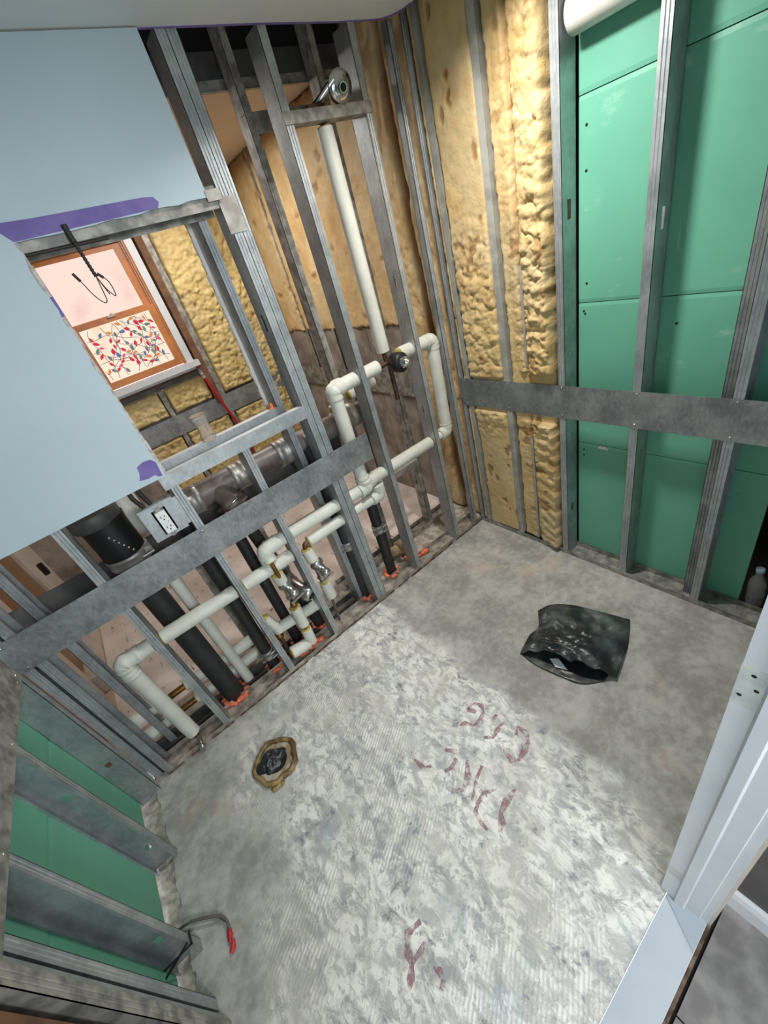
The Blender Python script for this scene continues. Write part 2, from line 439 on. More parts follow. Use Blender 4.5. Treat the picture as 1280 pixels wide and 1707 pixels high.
def foam_panel(parent, o, ex, ey, n, W, H, hfun, m='foam', step=0.007, edge=0.02, back=0.03, ragged=0.004, seed=1):
    """lumpy sprayed sheet over W x H from corner o; hfun(u, v) -> (height, crust)"""
    nu = max(4, int(W / step)); nv = max(4, int(H / step))
    u, v = np.meshgrid(np.linspace(0, W, nu), np.linspace(0, H, nv))
    h, crust = hfun(u, v)
    d = np.minimum(np.minimum(u, W - u), np.minimum(v, H - v)) + (fbm(u * 30, v * 30, seed + 90, 2) - 0.5) * 2 * ragged
    k = np.clip(d / edge, 0, 1); k = np.sqrt(1 - (1 - k) ** 2)
    h = h * k - back * (1 - k)
    brim = (u == 0) | (u >= W - 1e-9) | (v == 0) | (v >= H - 1e-9)
    h = np.where(brim, -back, h)
    o, ex, ey, n = (np.array(x, float) for x in (o, ex, ey, n))
    G = o + u[..., None] * ex + v[..., None] * ey + h[..., None] * n
    mb = MB(); mb.grid(G, m, True, flip=np.dot(np.cross(ex, ey), n) < 0)
    ob = obj('spray_foam', mb, m, parent)
    a = ob.data.attributes.new('crust', 'FLOAT', 'POINT')
    a.data.foreach_set('value', np.clip(crust, 0, 1).astype(np.float32).ravel())
    return ob

def lumps(u, v, seed, size, stretch=1.0, warp=0.35):
    a = u / size; b = v / (size * stretch)
    a2 = a + (fbm(a * 1.3, b * 1.3, seed + 11, 2) - .5) * 2 * warp; b2 = b + (fbm(a * 1.3 + 9, b * 1.3, seed + 12, 2) - .5) * 2 * warp
    f, r = worley(a2, b2, seed)
    return np.sqrt(np.clip(1 - (f / 0.85) ** 2, 0, 1)) * (0.55 + 0.45 * r), f

# ------------------------------------------------------------------ structural members
T_ = 0.0016
def stud(parent, o, ex, ey, L, width=0.032, depth=0.089, web=0, holes=(), m='steel', name='stud'):
    """C stud standing at o: ex along the wall, ey into the wall; web on side 0 or 1; holes = (z, height, width)"""
    mb = MB(); ez = Vector((0, 0, 1)); o = Vector(o); ex = Vector(ex); ey = Vector(ey)
    if web == 1: o = o + ex * width; ex = -ex
    g = width
    fl = [(0, 0), (0.28 * g, 0), (0.34 * g, 0.0016), (0.40 * g, 0), (0.60 * g, 0), (0.66 * g, 0.0016), (0.72 * g, 0), (g, 0), (g, 0.008)]
    mb.sheet(fl, o, ex, ey, ez, L, T_, m)
    mb.sheet([(g, depth - 0.008), (g, depth), (0, depth)][::1], o, ex, ey, ez, L, T_, m)
    z = 0.0
    for (hz, hh, hw) in sorted(holes):
        mb.obox(o, ex, ey, ez, (0, T_), (0, depth), (z, hz), m)
        mb.obox(o, ex, ey, ez, (0, T_), (0, (depth - hw) / 2), (hz, hz + hh), m)
        mb.obox(o, ex, ey, ez, (0, T_), ((depth + hw) / 2, depth), (hz, hz + hh), m)
        z = hz + hh
    mb.obox(o, ex, ey, ez, (0, T_), (0, depth), (z, L), m)
    return obj(name, mb, m, parent)

def track(parent, o, ex, ey, L, depth=0.092, h=0.03, up=1, m='dusty', name='bottom_track'):
    o = Vector(o); ex = Vector(ex); ey = Vector(ey); ez = Vector((0, 0, up))
    mb = MB()
    mb.obox(o, ex, ey, ez, (0, L), (0, depth), (0, T_), m)
    mb.obox(o, ex, ey, ez, (0, L), (-T_, 0), (0, h), m)
    mb.obox(o, ex, ey, ez, (0, L), (depth - T_, depth), (0, h), m)
    return obj(name, mb, m, parent)

def plate(parent, o, ex, n, L, z0, z1, screws=(), m='plate', name='backing_plate', t=0.002):
    o = Vector(o); ex = Vector(ex); n = Vector(n); ez = Vector((0, 0, 1))
    mb = MB(); mb.obox(o, ex, n, ez, (0, L), (0, t), (z0, z1), m)
    p = obj(name, mb, m, parent)
    if screws:
        sb = MB()
        for (a, z) in screws:
            c = o + ex * a + n * t + ez * z
            sb.lathe([(0, 0.0042), (0.0016, 0.004), (0.0028, 0.0022)], c, n, 8, 'chrome')
        obj('screw', sb, 'chrome', p)
    return p

X, Y, Z = Vector((1, 0, 0)), Vector((0, 1, 0)), Vector((0, 0, 1))
CEIL = 2.335

# ================================================================== SETTING
# --- floor of the bathroom
mb = MB()
fp = [(-2.262, 0.10), (-2.262, 0.0)]
yy = 0.0
while yy > -1.57:
    fp.append((-2.262 - random.uniform(0.0, 0.012) - 0.03 * min(1, max(0, (-yy - 0.2) / 0.8)), yy)); yy -= 0.035
fp += [(-2.30, -1.572), (0.0, -1.572), (0.0, 0.10)]
mb.prism([(x, y, -0.06) for x, y in fp], Z, 0.06, 'floor')
floor = smesh('floor', mb, 'floor', 'bare concrete bathroom floor with pale tile adhesive residue')
# red marks left on the slab: strokes of worn writing
def stroke(pts, wd, name='painted_mark'):
    mb = MB(); wd *= 1.55; P = [Vector((x, y, 0.0006)) for x, y in pts]; L = []; R = []
    for i in range(len(P)):
        d = (P[min(i + 1, len(P) - 1)] - P[max(i - 1, 0)]).normalized(); nrm = Vector((-d.y, d.x, 0))
        ww = wd * (0.75 + 0.25 * math.sin(3.1 * i + len(P))) * (0.6 if i in (0, len(P) - 1) else 1)
        L.append(P[i] + nrm * ww / 2); R.append(P[i] - nrm * ww / 2)
    for i in range(len(P) - 1): mb.add([L[i], R[i], R[i + 1], L[i + 1]], [(0, 1, 2, 3)], 'redpaint')
    return obj(name, mb, 'redpaint', floor)
for pts, wd in (([(-1.058, -0.801), (-1.022, -0.804), (-1.012, -0.836), (-1.028, -0.858), (-1.064, -0.872), (-1.096, -0.867), (-1.116, -0.831), (-1.137, -0.823)], .014),
        ([(-1.07, -0.80), (-1.057, -0.812), (-1.048, -0.836)], .022), ([(-1.003, -0.945), (-1.049, -0.947), (-1.084, -0.951), (-1.107, -0.926)], .014),
        ([(-0.999, -0.905), (-1.018, -0.907), (-1.035, -0.911)], .014), ([(-1.014, -1.012), (-0.984, -0.995), (-0.981, -1.033), (-1.002, -1.059), (-1.042, -1.068), (-1.08, -1.073), (-1.102, -1.056), (-1.092, -1.01)], .016),
        ([(-1.361, -0.781), (-1.359, -0.816), (-1.352, -0.836), (-1.329, -0.847)], .015), ([(-1.249, -0.845), (-1.232, -0.869), (-1.236, -0.885)], .016), ([(-1.242, -0.898), (-1.275, -0.909), (-1.308, -0.9)], .016),
        ([(-1.216, -0.932), (-1.258, -0.974), (-1.299, -0.992), (-1.327, -0.975)], .018), ([(-1.193, -0.987), (-1.242, -1.002), (-1.309, -1.036)], .012),
        ([(-1.227, -1.069), (-1.261, -1.052), (-1.3, -1.056), (-1.326, -1.067), (-1.336, -1.103), (-1.337, -1.13)], .013), ([(-1.169, -1.121), (-1.227, -1.123), (-1.266, -1.131), (-1.283, -1.149), (-1.313, -1.163)], .018),
        ([(-1.663, -1.135), (-1.688, -1.131), (-1.711, -1.128), (-1.729, -1.144), (-1.739, -1.16), (-1.745, -1.183), (-1.766, -1.202), (-1.784, -1.215)], .016), ([(-1.685, -1.175), (-1.705, -1.182), (-1.725, -1.181), (-1.743, -1.184)], .013),
        ([(-1.701, -1.229), (-1.693, -1.245), (-1.698, -1.265), (-1.715, -1.273)], .014)):
    stroke(pts, wd)
# rough cut slab beyond the left edge, at the foot of the left wall
mb = MB()
ys = np.linspace(0.02, -1.6, 90); xs_ = np.array([-2.42, -2.36, -2.33, -2.305, -2.285, -2.268, -2.255])
G = np.zeros((len(ys), len(xs_), 3))
for j, y in enumerate(ys):
    for i, x in enumerate(xs_):
        G[j, i] = (x + random.uniform(-.004, .004), y, -0.03 + 0.005 * i + random.uniform(-.006, .005) if i < 6 else -0.003)
mb.grid(G, 'debris', False)
obj('broken_slab_edge', mb, 'debris', floor, kind='stuff')
# --- subfloor under the chase, behind the right wall
mb = MB(); mb.box(-2.5, 0.6, 0.10, 0.36, -0.06, -0.004, 'debris'); mb.box(0.0, 0.094, -1.9, 0.10, -0.06, -0.004, 'debris'); mb.box(0.094, 0.6, -1.9, 0.10, -0.06, -0.005, 'void')  # strip behind the right wall coloured dark for the gap's shade
smesh('floor_chase', mb, 'debris', 'rough concrete under the pipe chase')
# --- adjacent room floor of stone tiles, joints recessed
fa = struct('floor_adjacent', (0, 0, 0), 'pinkish stone tile floor of the room behind the pipe wall')
mb = MB(); mb.box(-2.5, 0.4, 0.36, 2.1, -0.06, -0.003, 'plank'); obj('mortar_bed', mb, 'plank', fa)
tx = -2.36
while tx < 0.2:
    ty = 0.37
    while ty < 2.0:
        mb = MB(); mb.box(tx + .001, min(tx + .609, 0.2), ty + .001, min(ty + .609, 2.02), -0.006, 0.0 + random.uniform(0, .0006), 'farfloor')
        obj('tile', mb, 'farfloor', fa); ty += 0.61
    tx += 0.61
for k in range(3):
    mb = MB(); mb.box(-2.5 + 0.05 * k, -2.452 + 0.05 * k, 0.2, 0.80, -0.006, 0.003, 'plank'); obj('plank', mb, 'plank', fa)
# --- hall floor
fh = struct('floor_hall', (0, 0, 0), 'dark grey stone tile floor outside the doorway')
mb = MB(); mb.box(-3.2, 0.6, -3.4, -1.675, -0.06, -0.018, 'dark'); obj('mortar_bed', mb, 'dark', fh)
for i in range(6):
    for j in range(3):
        mb = MB(); mb.box(-3.1 + .6 * i, -2.504 + .6 * i, -1.684 - .6 * j, -2.28 - .6 * j, -0.018, -0.012, 'halltile'); obj('tile', mb, 'halltile', fh)

# --- ceiling of the bathroom with a cut, rounded corner
mb = MB(); cp = [(-2.5, -0.002), (-1.6, -0.004), (-1.0, 0.004), (-0.6, 0.0), (-0.30, 0.006), (-0.13, 0.0)]
for k in range(1, 8):
    a = PI / 2 * (1 - k / 7); cp.append((-0.13 + 0.10 * math.cos(a), -0.10 + 0.10 * math.sin(a)))
cp += [(-0.03, -1.75), (-2.5, -1.75)]
mb.prism([(x, y, CEIL) for x, y in cp][::-1], Z, 0.014, 'ceilpaint')
ceil = smesh('ceiling', mb, 'ceilpaint', 'smooth grey-white bathroom ceiling with a cut edge')
mb = MB()
for i in range(len(cp) - 3):
    (x0, y0), (x1, y1) = cp[i], cp[i + 1]
    if x0 < -1.0: continue
    d = Vector((x1 - x0, y1 - y0, 0)).normalized(); nn = Vector((-d.y, d.x, 0))
    mb.obox((x0, y0, CEIL - 0.002), d, nn, Z, (0, math.hypot(x1 - x0, y1 - y0)), (-0.006, 0.0015), (0, 0.016), 'purple')
obj('cut_board_edge', mb, 'purple', ceil, label='purple cut edge of the ceiling board')
mb = MB(); mb.box(-3.2, 0.6, -3.4, 2.2, 2.72, 2.80, 'dark'); smesh('ceiling_deck', mb, 'dark', 'dark deck above the ceilings')
mb = MB(); mb.box(-2.5, 0.25, 0.44, 2.06, 2.40, 2.42, 'farceil'); smesh('ceiling_adjacent', mb, 'farceil', 'beige ceiling of the room behind the pipe wall')
mb = MB(); mb.box(-3.2, 0.6, -3.4, -1.70, 2.42, 2.44, 'ceilpaint'); smesh('ceiling_hall', mb, 'ceilpaint', 'hall ceiling outside the doorway')

# --- back wall: the open pipe wall
wa = struct('wall_back', (0, 0, 0), 'open steel stud wall holding the water and waste pipes')
track(wa, (-2.25, 0, 0.0), X, Y, 2.25, m='dirty')
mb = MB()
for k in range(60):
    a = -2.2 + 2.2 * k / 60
    if random.random() < 0.8: mb.box(a, a + 2.2 / 60, -0.004 - random.uniform(0, .004), 0.0, 0.0, 0.006 + random.uniform(0, .006), 'rust_shade')
obj('rusty_foot_gap_shade', mb, 'rust_shade', wa, kind='stuff')  # strip colours both the rust line and the gap's shadow under the track
H1 = ((0.62, 0.05, 0.016), (1.40, 0.05, 0.016))
stud(wa, (-0.066, 0, 0.002), X, Y, CEIL, web=0, width=0.028, depth=0.032)
stud(wa, (-0.249, 0, 0.002), X, Y, CEIL, web=0, holes=((0.88, 0.04, 0.016), (1.50, 0.05, 0.016)))
stud(wa, (-0.602, 0, 0.002), X, Y, CEIL, web=0)
stud(wa, (-0.925, 0, 0.002), X, Y, CEIL, web=0, holes=((1.53, 0.06, 0.02),))
stud(wa, (-0.890, 0, 0.002), X, Y, CEIL, web=1)
stud(wa, (-1.237, 0, 0.002), X, Y, 1.18, web=0)
stud(wa, (-1.533, 0, 0.002), X, Y, 1.18, web=0)
stud(wa, (-1.910, 0, 0.002), X, Y, CEIL, web=1)
stud(wa, (-2.243, 0, 0.002), X, Y, CEIL, web=1, holes=((0.12, 0.03, 0.02),))
stud(wa, (-2.205, 0.0, 0.002), X, Y, CEIL, web=0, holes=((0.10, 0.03, 0.02), (0.17, 0.03, 0.02), (0.24, 0.03, 0.02)))
sc_ = [(x + 2.25, z) for x in (-1.89, -1.52, -1.22, -.91, -.875) for z in (0.852, 0.962)] + [(0.03, .85), (0.02, .96), (0.36, .85)]
plate(wa, (-2.25, -0.0015, 0), X, -Y, 1.585, 0.838, 0.978, sc_)
# blocking pieces at the shower head height
mb = MB(); mb.box(-0.604, -0.212, -0.004, 0.0, 2.097, 2.131, 'dusty'); mb.box(-0.57, -0.25, 0.0, 0.05, 2.097, 2.099, 'dusty')
obj('blocking', mb, 'dusty', wa)
mb = MB(); mb.box(-0.592, -0.20, 0.262, 0.264, 2.148, 2.212, 'dusty'); mb.box(-0.592, -0.20, 0.264, 0.30, 2.21, 2.212, 'dusty')
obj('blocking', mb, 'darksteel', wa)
# rough sill and header of the opening
mb = MB(); mb.box(-1.55, -0.918, -0.001, 0.034, 1.224, 1.226, 'white'); mb.box(-1.55, -0.918, -0.002, 0.0, 1.172, 1.226, 'steel'); mb.box(-1.55, -0.926, 0.032, 0.034, 1.172, 1.226, 'steel')
obj('sill_track', mb, 'steel', wa)
mb = MB(); mb.box(-1.55, -0.96, 0.10, 0.135, 1.238, 1.24, 'white'); mb.box(-1.55, -0.96, 0.099, 0.101, 1.178, 1.24, 'steel')
obj('sill_track', mb, 'steel', wa)
mb = MB(); mb.box(-1.55, -0.93, 0.0, 0.089, 1.948, 1.95, 'dusty'); mb.box(-1.55, -0.93, 0.001, 0.0026, 1.925, 1.985, 'dusty'); mb.box(-1.55, -0.93, 0.087, 0.089, 1.915, 1.985, 'dusty')
obj('header_track', mb, 'dusty', wa)
mb = MB(); mb.box(-0.972, -0.922, -0.016, -0.012, 1.944, 1.974, 'band'); mb.box(-0.935, -0.872, -0.003, -0.001, 1.85, 1.952, 'band')
obj('perforated_strap', mb, 'band', wa)
mb = MB(); mb.box(-1.003, -0.99, 0.19, 0.204, 1.22, 1.95, 'pvcw')
zz = 1.22
while zz < 1.95:
    e0 = random.uniform(.001, .006); e1 = random.uniform(.001, .010); q = random.uniform(.03, .09)
    mb.prism([(-1.003, .193, zz), (-1.003 - e0, .193, zz + q * .3), (-1.003 - e1, .193, zz + q * .8), (-1.003, .193, zz + q)], Y, .004, 'gypsum'); zz += q * 1.02
obj('torn_board_edge', mb, 'white', wa)
stud(wa, (-0.99, 0.102, 0.0), X, Y, 1.98, web=0, holes=((1.50, 0.06, 0.02),))

# painted board hung on the upper left of the stud wall
mb = MB()
def jag(p, q, n, amp, ax):
    out = []
    for i in range(1, n):
        t = i / n; a = p[0] + (q[0] - p[0]) * t; b = p[1] + (q[1] - p[1]) * t; j = random.uniform(-amp, amp)
        out.append((a + (j if ax == 0 else 0), b + (j if ax == 1 else 0)))
    return out
outl = [(-2.5, 1.222), (-1.522, 1.226)]
outl += jag((-1.522, 1.226), (-1.524, 1.95), 22, 0.004, 0) + [(-1.524, 1.95)]
outl += jag((-1.524, 1.95), (-0.942, 1.956), 14, 0.003, 1) + [(-0.942, 1.956), (-0.968, 1.975)]
outl += [(-0.974, CEIL - 0.004), (-2.5, CEIL - 0.004)]
mb.prism([(x, -0.0005, z) for x, z in outl], -Y, 0.0125, 'plaster')
board = obj('drywall_panel', mb, 'plaster', wa)
mb = MB()
pp = [(-1.522, 1.952), (-1.13, 1.9565)] + [(-1.12, 1.97), (-1.13, 1.984), (-1.16, 1.988), (-1.45, 1.992), (-1.535, 1.996), (-1.545, 1.985)]
mb.prism([(x, -0.0131, z) for x, z in pp], -Y, 0.0006, 'purple')
obj('bare_board_patch', mb, 'purple', board)
mb = MB(); pp = [(-1.53, 1.232), (-1.525, 1.285), (-1.535, 1.30), (-1.56, 1.304), (-1.585, 1.296), (-1.59, 1.272), (-1.602, 1.25), (-1.575, 1.244), (-1.55, 1.246), (-1.542, 1.234)]
mb.prism([(x, -0.0131, z) for x, z in pp], -Y, 0.0006, 'purple'); obj('bare_board_patch', mb, 'purple', board)
mb = MB(); zz = 1.24
while zz < 1.95:
    q = random.uniform(.03, .07); mb.box(-1.5245, -1.5165 + random.uniform(0, .004), -0.0125, -0.001, zz, min(zz + q, 1.95), random.choice(['gypsum', 'purple', 'gypsum'])); zz += q
obj('cut_board_edge', mb, 'gypsum', board)

# second (rear) row of studs of the chase
wr = struct('wall_chase', (0, 0, 0), 'second row of steel studs behind the pipes')
track(wr, (-1.0, 0.27, -0.004), X, Y, 1.0, depth=0.092, m='dirty')
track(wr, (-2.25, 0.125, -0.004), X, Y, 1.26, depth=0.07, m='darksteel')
for x, y0, hh in ((-0.225, 0.27, 2.65), (-0.592, 0.27, 2.65), (-0.90, 0.30, 1.0), (-1.28, 0.30, 1.0), (-1.62, 0.30, 1.0), (-2.148, 0.13, CEIL)):
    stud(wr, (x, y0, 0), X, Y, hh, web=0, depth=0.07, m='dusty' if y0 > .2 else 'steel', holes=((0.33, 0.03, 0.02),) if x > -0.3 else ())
for x0, x1 in ((-2.25, -1.96), (-1.96, -1.52), (-1.52, -0.60)):
    mb = MB(); y0 = 0.262 if x0 < -1.9 else 0.30
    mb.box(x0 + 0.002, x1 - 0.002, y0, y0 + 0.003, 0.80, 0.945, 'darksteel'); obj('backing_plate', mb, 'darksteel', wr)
mb = MB(); mb.box(-1.4, -0.02, 0.358, 0.36, 2.30, 2.41, 'darksteel'); mb.box(-1.4, -0.02, 0.345, 0.36, 2.30, 2.302, 'dusty'); mb.box(-1.4, -0.02, 0.356, 0.358, 2.302, 2.335, 'dusty')
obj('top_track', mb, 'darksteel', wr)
mb = MB(); mb.box(-2.25, 0.0, 0.40, 0.43, 2.36, 2.72, 'dark'); obj('bulkhead', mb, 'dark', wr)
mb = MB(); mb.box(-0.45, -0.22, 0.24, 0.262, 0.50, 0.535, 'dusty'); obj('blocking', mb, 'dusty', wr)

# --- right wall: foam bays, furring, green board
wb = struct('wall_right', (0, 0, 0), 'right wall with spray foam between furring strips and green board behind studs')
track(wb, (0.0, 0.0, 0.0), -Y, X, 1.58, m='dusty')
stud(wb, (0.0, -0.002, 0.002), -Y, X, CEIL + .4, web=0, width=0.03)
stud(wb, (0.0, -0.595, 0.002), -Y, X, CEIL + .4, web=1, holes=((0.28, 0.05, 0.02), (1.585, 0.06, 0.025)))
stud(wb, (0.0, -0.903, 0.002), -Y, X, CEIL + .4, web=1, holes=((1.50, 0.06, 0.02),))
stud(wb, (0.0, -1.213, 0.002), -Y, X, CEIL + .4, web=0)
stud(wb, (0.045, -1.172, 0.002), -Y, X, CEIL + .4, web=0, depth=0.045, m='plate')  # darker steel put in for the shade on its turned web
stud(wb, (0.0, -1.52, 0.002), -Y, X, CEIL + .4, web=1)
sc_ = [(-y, z) for y in (-0.045, -0.325, -0.61, -0.92, -1.23) for z in (0.848, 0.975)]
plate(wb, (-0.0015, 0, 0), -Y, -X, 1.58, 0.832, 0.985, sc_)
# furring strips: thin steel faces with gaps for foam to creep over
def furring(y0, y1, segs, x=0.0):
    for z0, z1 in segs:
        mb = MB(); mb.box(x - 0.001, x + 0.001, y0, y1, z0, z1, 'strip'); mb.box(x, x + 0.05, y0, y0 + 0.002, z0, z1, 'strip')
        obj('furring_strip', mb, 'strip', wb)
furring(-0.085, -0.058, [(0.0, CEIL + .4)])
furring(-0.338, -0.305, [(0.03, CEIL + .4)])
furring(-0.446, -0.434, [(0.04, 0.70), (1.06, 1.47)])
def h_bay1(u, v):
    a, f = lumps(u, v, 21, .045, .8); b, g = lumps(u, v, 22, .02)
    low = np.clip((1.75 - v) / .3, 0.15, 1) * np.clip((v - .62) / .15, 0.05, 1)
    h = .006 + .010 * (fbm(u * 6, v * 3, 23) - .5) + low * (.018 * a + .007 * b)
    pit = np.clip((.29 - fbm(u * 22, v * 14, 25, 3)) * 9, 0, .7)
    h = np.where((v > .79) & (v < .98), np.minimum(h, .006), h)
    return h - .008 * pit, np.clip(pit + np.clip((fbm(u * 4 + 3, v * 2.2, 26, 3) - .62) * 4, 0, .6), 0, 1)
def h_bay2(u, v):
    w_ = np.clip((u - .02) / .10, 0.2, 1)
    a, f = lumps(u, v, 31, .044, .8, .6); b, g = lumps(u, v, 32, .017, .9, .5); c_, k = lumps(u, v, 35, .07, 1.0, .5)
    wave = .5 + .5 * np.sin(v * 95 + 9 * fbm(u * 6, v * 5, 33, 3) + u * 22)
    up = np.clip((v - 1.35) / .25, 0.0, 1); mid = np.clip((v - .55) / .2, 0, 1)
    A = (.020 * a + .004 * b + .016 * c_) * (.75 + .25 * np.clip((1.75 - v) / .4, 0, 1)) * (.45 + .55 * mid) + .006 * wave * np.clip((u - .10) / .08, 0, 1)
    h = .002 + .024 * np.clip((u - .1) / .14, 0, 1) + w_ * A
    groove = np.exp(-((u - .105 - .02 * (fbm(v * 4, v * 0 + 2., 36, 2) - .5)) / .012) ** 2); h = h - .02 * groove
    pit = np.clip((.34 - fbm(u * 14, v * 14, 34, 3)) * 9, 0, 1) * .6
    h = np.where((v > .77) & (v < 1.02), np.minimum(h, .008), h)
    return h - .006 * pit, np.clip(pit + .55 * groove + np.clip((.25 - a) * 1.0, 0, .2), 0, 1)
def h_corner(u, v):
    a, f = lumps(u, v, 41, .03)
    return .004 + .008 * a, np.clip((fbm(u * 20, v * 7, 42, 3) - .5) * 3, 0, 1)
NX = (-1, 0, 0)
foam_panel(wb, (.012, -.031, .03), (0, -1, 0), Z, NX, .028, 2.65, h_corner, 'foam', .006, .008)
foam_panel(wb, (.010, -.088, .02), (0, -1, 0), Z, NX, .216, 2.65, h_bay1, 'foam', .006, .012, .03, .006, 2)
foam_panel(wb, (.012, -.338, .02), (0, -1, 0), Z, NX, .248, 2.65, h_bay2, 'foam', .0045, .022, .05, .008, 3)
# sheathing behind everything
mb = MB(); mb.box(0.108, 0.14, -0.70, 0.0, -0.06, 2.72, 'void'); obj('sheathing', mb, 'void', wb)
# green moisture board in courses
for z0, z1 in ((0.018, 0.6645), (0.6675, 1.2895), (1.2925, 1.905), (1.908, 2.72)):
    for y1, y0 in ((-0.634, -1.362),):
        mb = MB(); b = 0.012
        if z1 > 2: y0 = -1.60
        if 0.6 < z0 < 2: y0 = -1.60
        prof = [(0.0, z0), (0.0, z1), (-0.0105, z1), (-0.0125, z1 - b), (-0.0125, z0 + b), (-0.0105, z0)]
        mb.prism([(0.107 + p, y0, z) for p, z in prof], Y, y1 - y0, 'green')
        obj('green_board', mb, 'green', wb)
mb = MB()
for y, z in ((-.66, 1.83), (-.66, 1.71), (-.665, 1.36), (-.655, 1.26), (-.66, 1.25), (-.66, .80), (-.66, .63), (-.66, .60), (-1.17, 1.37), (-1.20, .58), (-1.215, .565), (-1.22, .53), (-1.24, .70), (-1.24, .68), (-.99, 1.20)):
    mb.lathe([(0, 0.005), (0.0006, 0.004)], (0.0945, y, z), -X, 8, 'dark')
obj('screw_hole', mb, 'dark', wb, kind='stuff')
mb = MB()
for k in range(7): mb.ball((0.093, -0.735 - 0.006 * k, 0.656 + 0.003 * math.sin(k * 2.0)), 0.008, 'putty', 8, 5, (0.5, 1, 0.8), 0.2)
obj('putty_blob', mb, 'putty', wb)
mb = MB(); mb.box(0.55, 0.6, -1.9, -0.4, -0.06, 2.72, 'void'); mb.box(0.10, 0.6, -1.92, -1.88, -0.06, 2.72, 'void'); smesh('wall_service', mb, 'void', 'wall behind the service gap, coloured dark for its shade')
mb = MB()
for k in range(26): mb.ball((random.uniform(.10, .22), random.uniform(-1.55, -1.40), random.uniform(0.0, 0.03)), random.uniform(.01, .028), 'void', 7, 5, (1, 1, .7), 0.25)
obj('rubble', mb, 'void', wb, kind='stuff')  # rubble coloured dark for the shade in the service gap

# --- left wall: green board behind studs
wl = struct('wall_left', (0, 0, 0), 'left wall with green board behind steel studs')
for z0, z1 in ((0.004, 0.571), (0.575, 1.18), (1.184, 2.335)):
    mb = MB(); b = 0.012
    prof = [(0.0, z0), (0.0105, z0), (0.0125, z0 + b), (0.0125, z1 - b), (0.0105, z1), (0.0, z1)]
    mb.prism([(-2.348 + p, -1.65, z) for p, z in prof], Y, 1.70, 'green'); obj('green_board', mb, 'green', wl)
for y, hs in ((-0.036, ((0.30, 0.025, 0.02),)), (-0.364, ((0.12, 0.03, 0.02), (0.56, 0.03, 0.02))), (-0.697, ((0.17, 0.03, 0.02),)), (-0.865, ((0.24, 0.03, 0.02),))):
    stud(wl, (-2.247, y, -0.012), Y, -X, CEIL, web=1 if y < -0.1 else 0, holes=hs, m='steel')
stud(wl, (-2.247, -0.905, -0.012), Y, -X, CEIL, web=0, m='steel'); stud(wl, (-2.225, -0.945, -0.012), Y, -X, CEIL, web=0, width=0.038, m='dusty'); stud(wl, (-2.247, -1.40, -0.012), Y, -X, CEIL, web=0, m='steel')
mb = MB(); mb.box(-2.33, -2.24, -1.02, -0.965, 0.0, 1.1, 'lumber'); obj('wood_post', mb, 'wood', wl)
plate(wl, (-2.2455, -0.02, 0), -Y, X, 1.5, 0.842, 0.985, [(0.05, .86), (0.02, .87), (0.33, .86), (0.66, .86)], m='dusty')
mb = MB(); mb.obox((-2.244, -0.62, 0.105), (-0.9, -0.3, -0.1), (0, 1, 0), (0, 0, 1), (0, 0.09), (-0.085, -0.08), (0, 0.006), 'rubber')
mb.box(-2.335, -2.243, -0.699, -0.697, 0.075, 0.083, 'rubber'); mb.box(-2.2455, -2.243, -0.70, -0.66, 0.075, 0.083, 'rubber')
obj('tie_band', mb, 'rubber', wl)

# --- front wall beside the doorway, and the door frame
mb = MB(); mb.box(-1.06, 0.1, -1.66, -1.58, -0.02, 2.42, 'plaster'); mb.box(-2.5, -1.99, -1.66, -1.58, -0.02, 2.42, 'plaster'); mb.box(-2.0, -1.06, -1.66, -1.58, 2.10, 2.42, 'plaster')
smesh('wall_front', mb, 'plaster', 'painted wall around the doorway')
d1 = struct('door_1', (-1.09, -1.6, 0), 'white painted door frame with bare hinge mortises and a stone saddle')
mb = MB(); mb.prism([(-1.090, -1.558, 0.0), (-1.06, -1.558, 0.0), (-1.06, -1.668, 0.0), (-1.080, -1.668, 0.0), (-1.080, -1.652, 0.0), (-1.084, -1.650, 0.0), (-1.084, -1.612, 0.0), (-1.090, -1.612, 0.0)][::-1], Z, 2.10, 'white')
jamb = obj('jamb', mb, 'white', d1)
mb = MB(); mb.prism([(-1.090, -1.590, 0), (-1.096, -1.594, 0), (-1.096, -1.614, 0), (-1.090, -1.618, 0)], Z, 2.10, 'white'); obj('door_stop', mb, 'white', d1)
for z0, z1 in ((0.99, 1.085), (0.155, 0.20)):
    mb = MB(); mb.box(-1.0908, -1.0895, -1.589, -1.5575, z0, z1, 'hinge'); hp = obj('hinge_mortise', mb, 'hinge', jamb)
    if z0 > .5:
        mb = MB()
        for (y, z) in ((-1.574, 1.07), (-1.582, 1.04), (-1.566, 1.015)): mb.lathe([(0, .0035), (.0005, .003)], (-1.0908, y, z), -X, 8, 'dark')
        obj('screw_hole', mb, 'dark', hp)
mb = MB(); mb.box(-1.0795, -1.0, -1.675, -1.667, -0.012, 2.1, 'casing'); obj('casing', mb, 'casing', d1)
mb = MB(); mb.prism([(-2.1, -1.574, -0.02), (-1.098, -1.574, -0.02), (-1.166, -1.667, -0.02), (-2.1, -1.667, -0.02)][::-1], Z, 0.022, 'marble')
obj('saddle', mb, 'marble', d1)
mb = MB(); mb.prism([(-1.0965, -1.574, -0.02), (-1.08, -1.578, -0.02), (-1.08, -1.667, -0.02), (-1.1645, -1.667, -0.02)][::-1], Z, 0.0205, 'marble')
obj('saddle_corner', mb, 'marble', d1, label='triangular corner piece of the stone saddle')
mb = MB(); mb.box(-3.0, -1.08, -1.676, -1.668, -0.02, -0.001, 'rust_shade'); obj('dirt_joint', mb, 'rust_shade', d1)
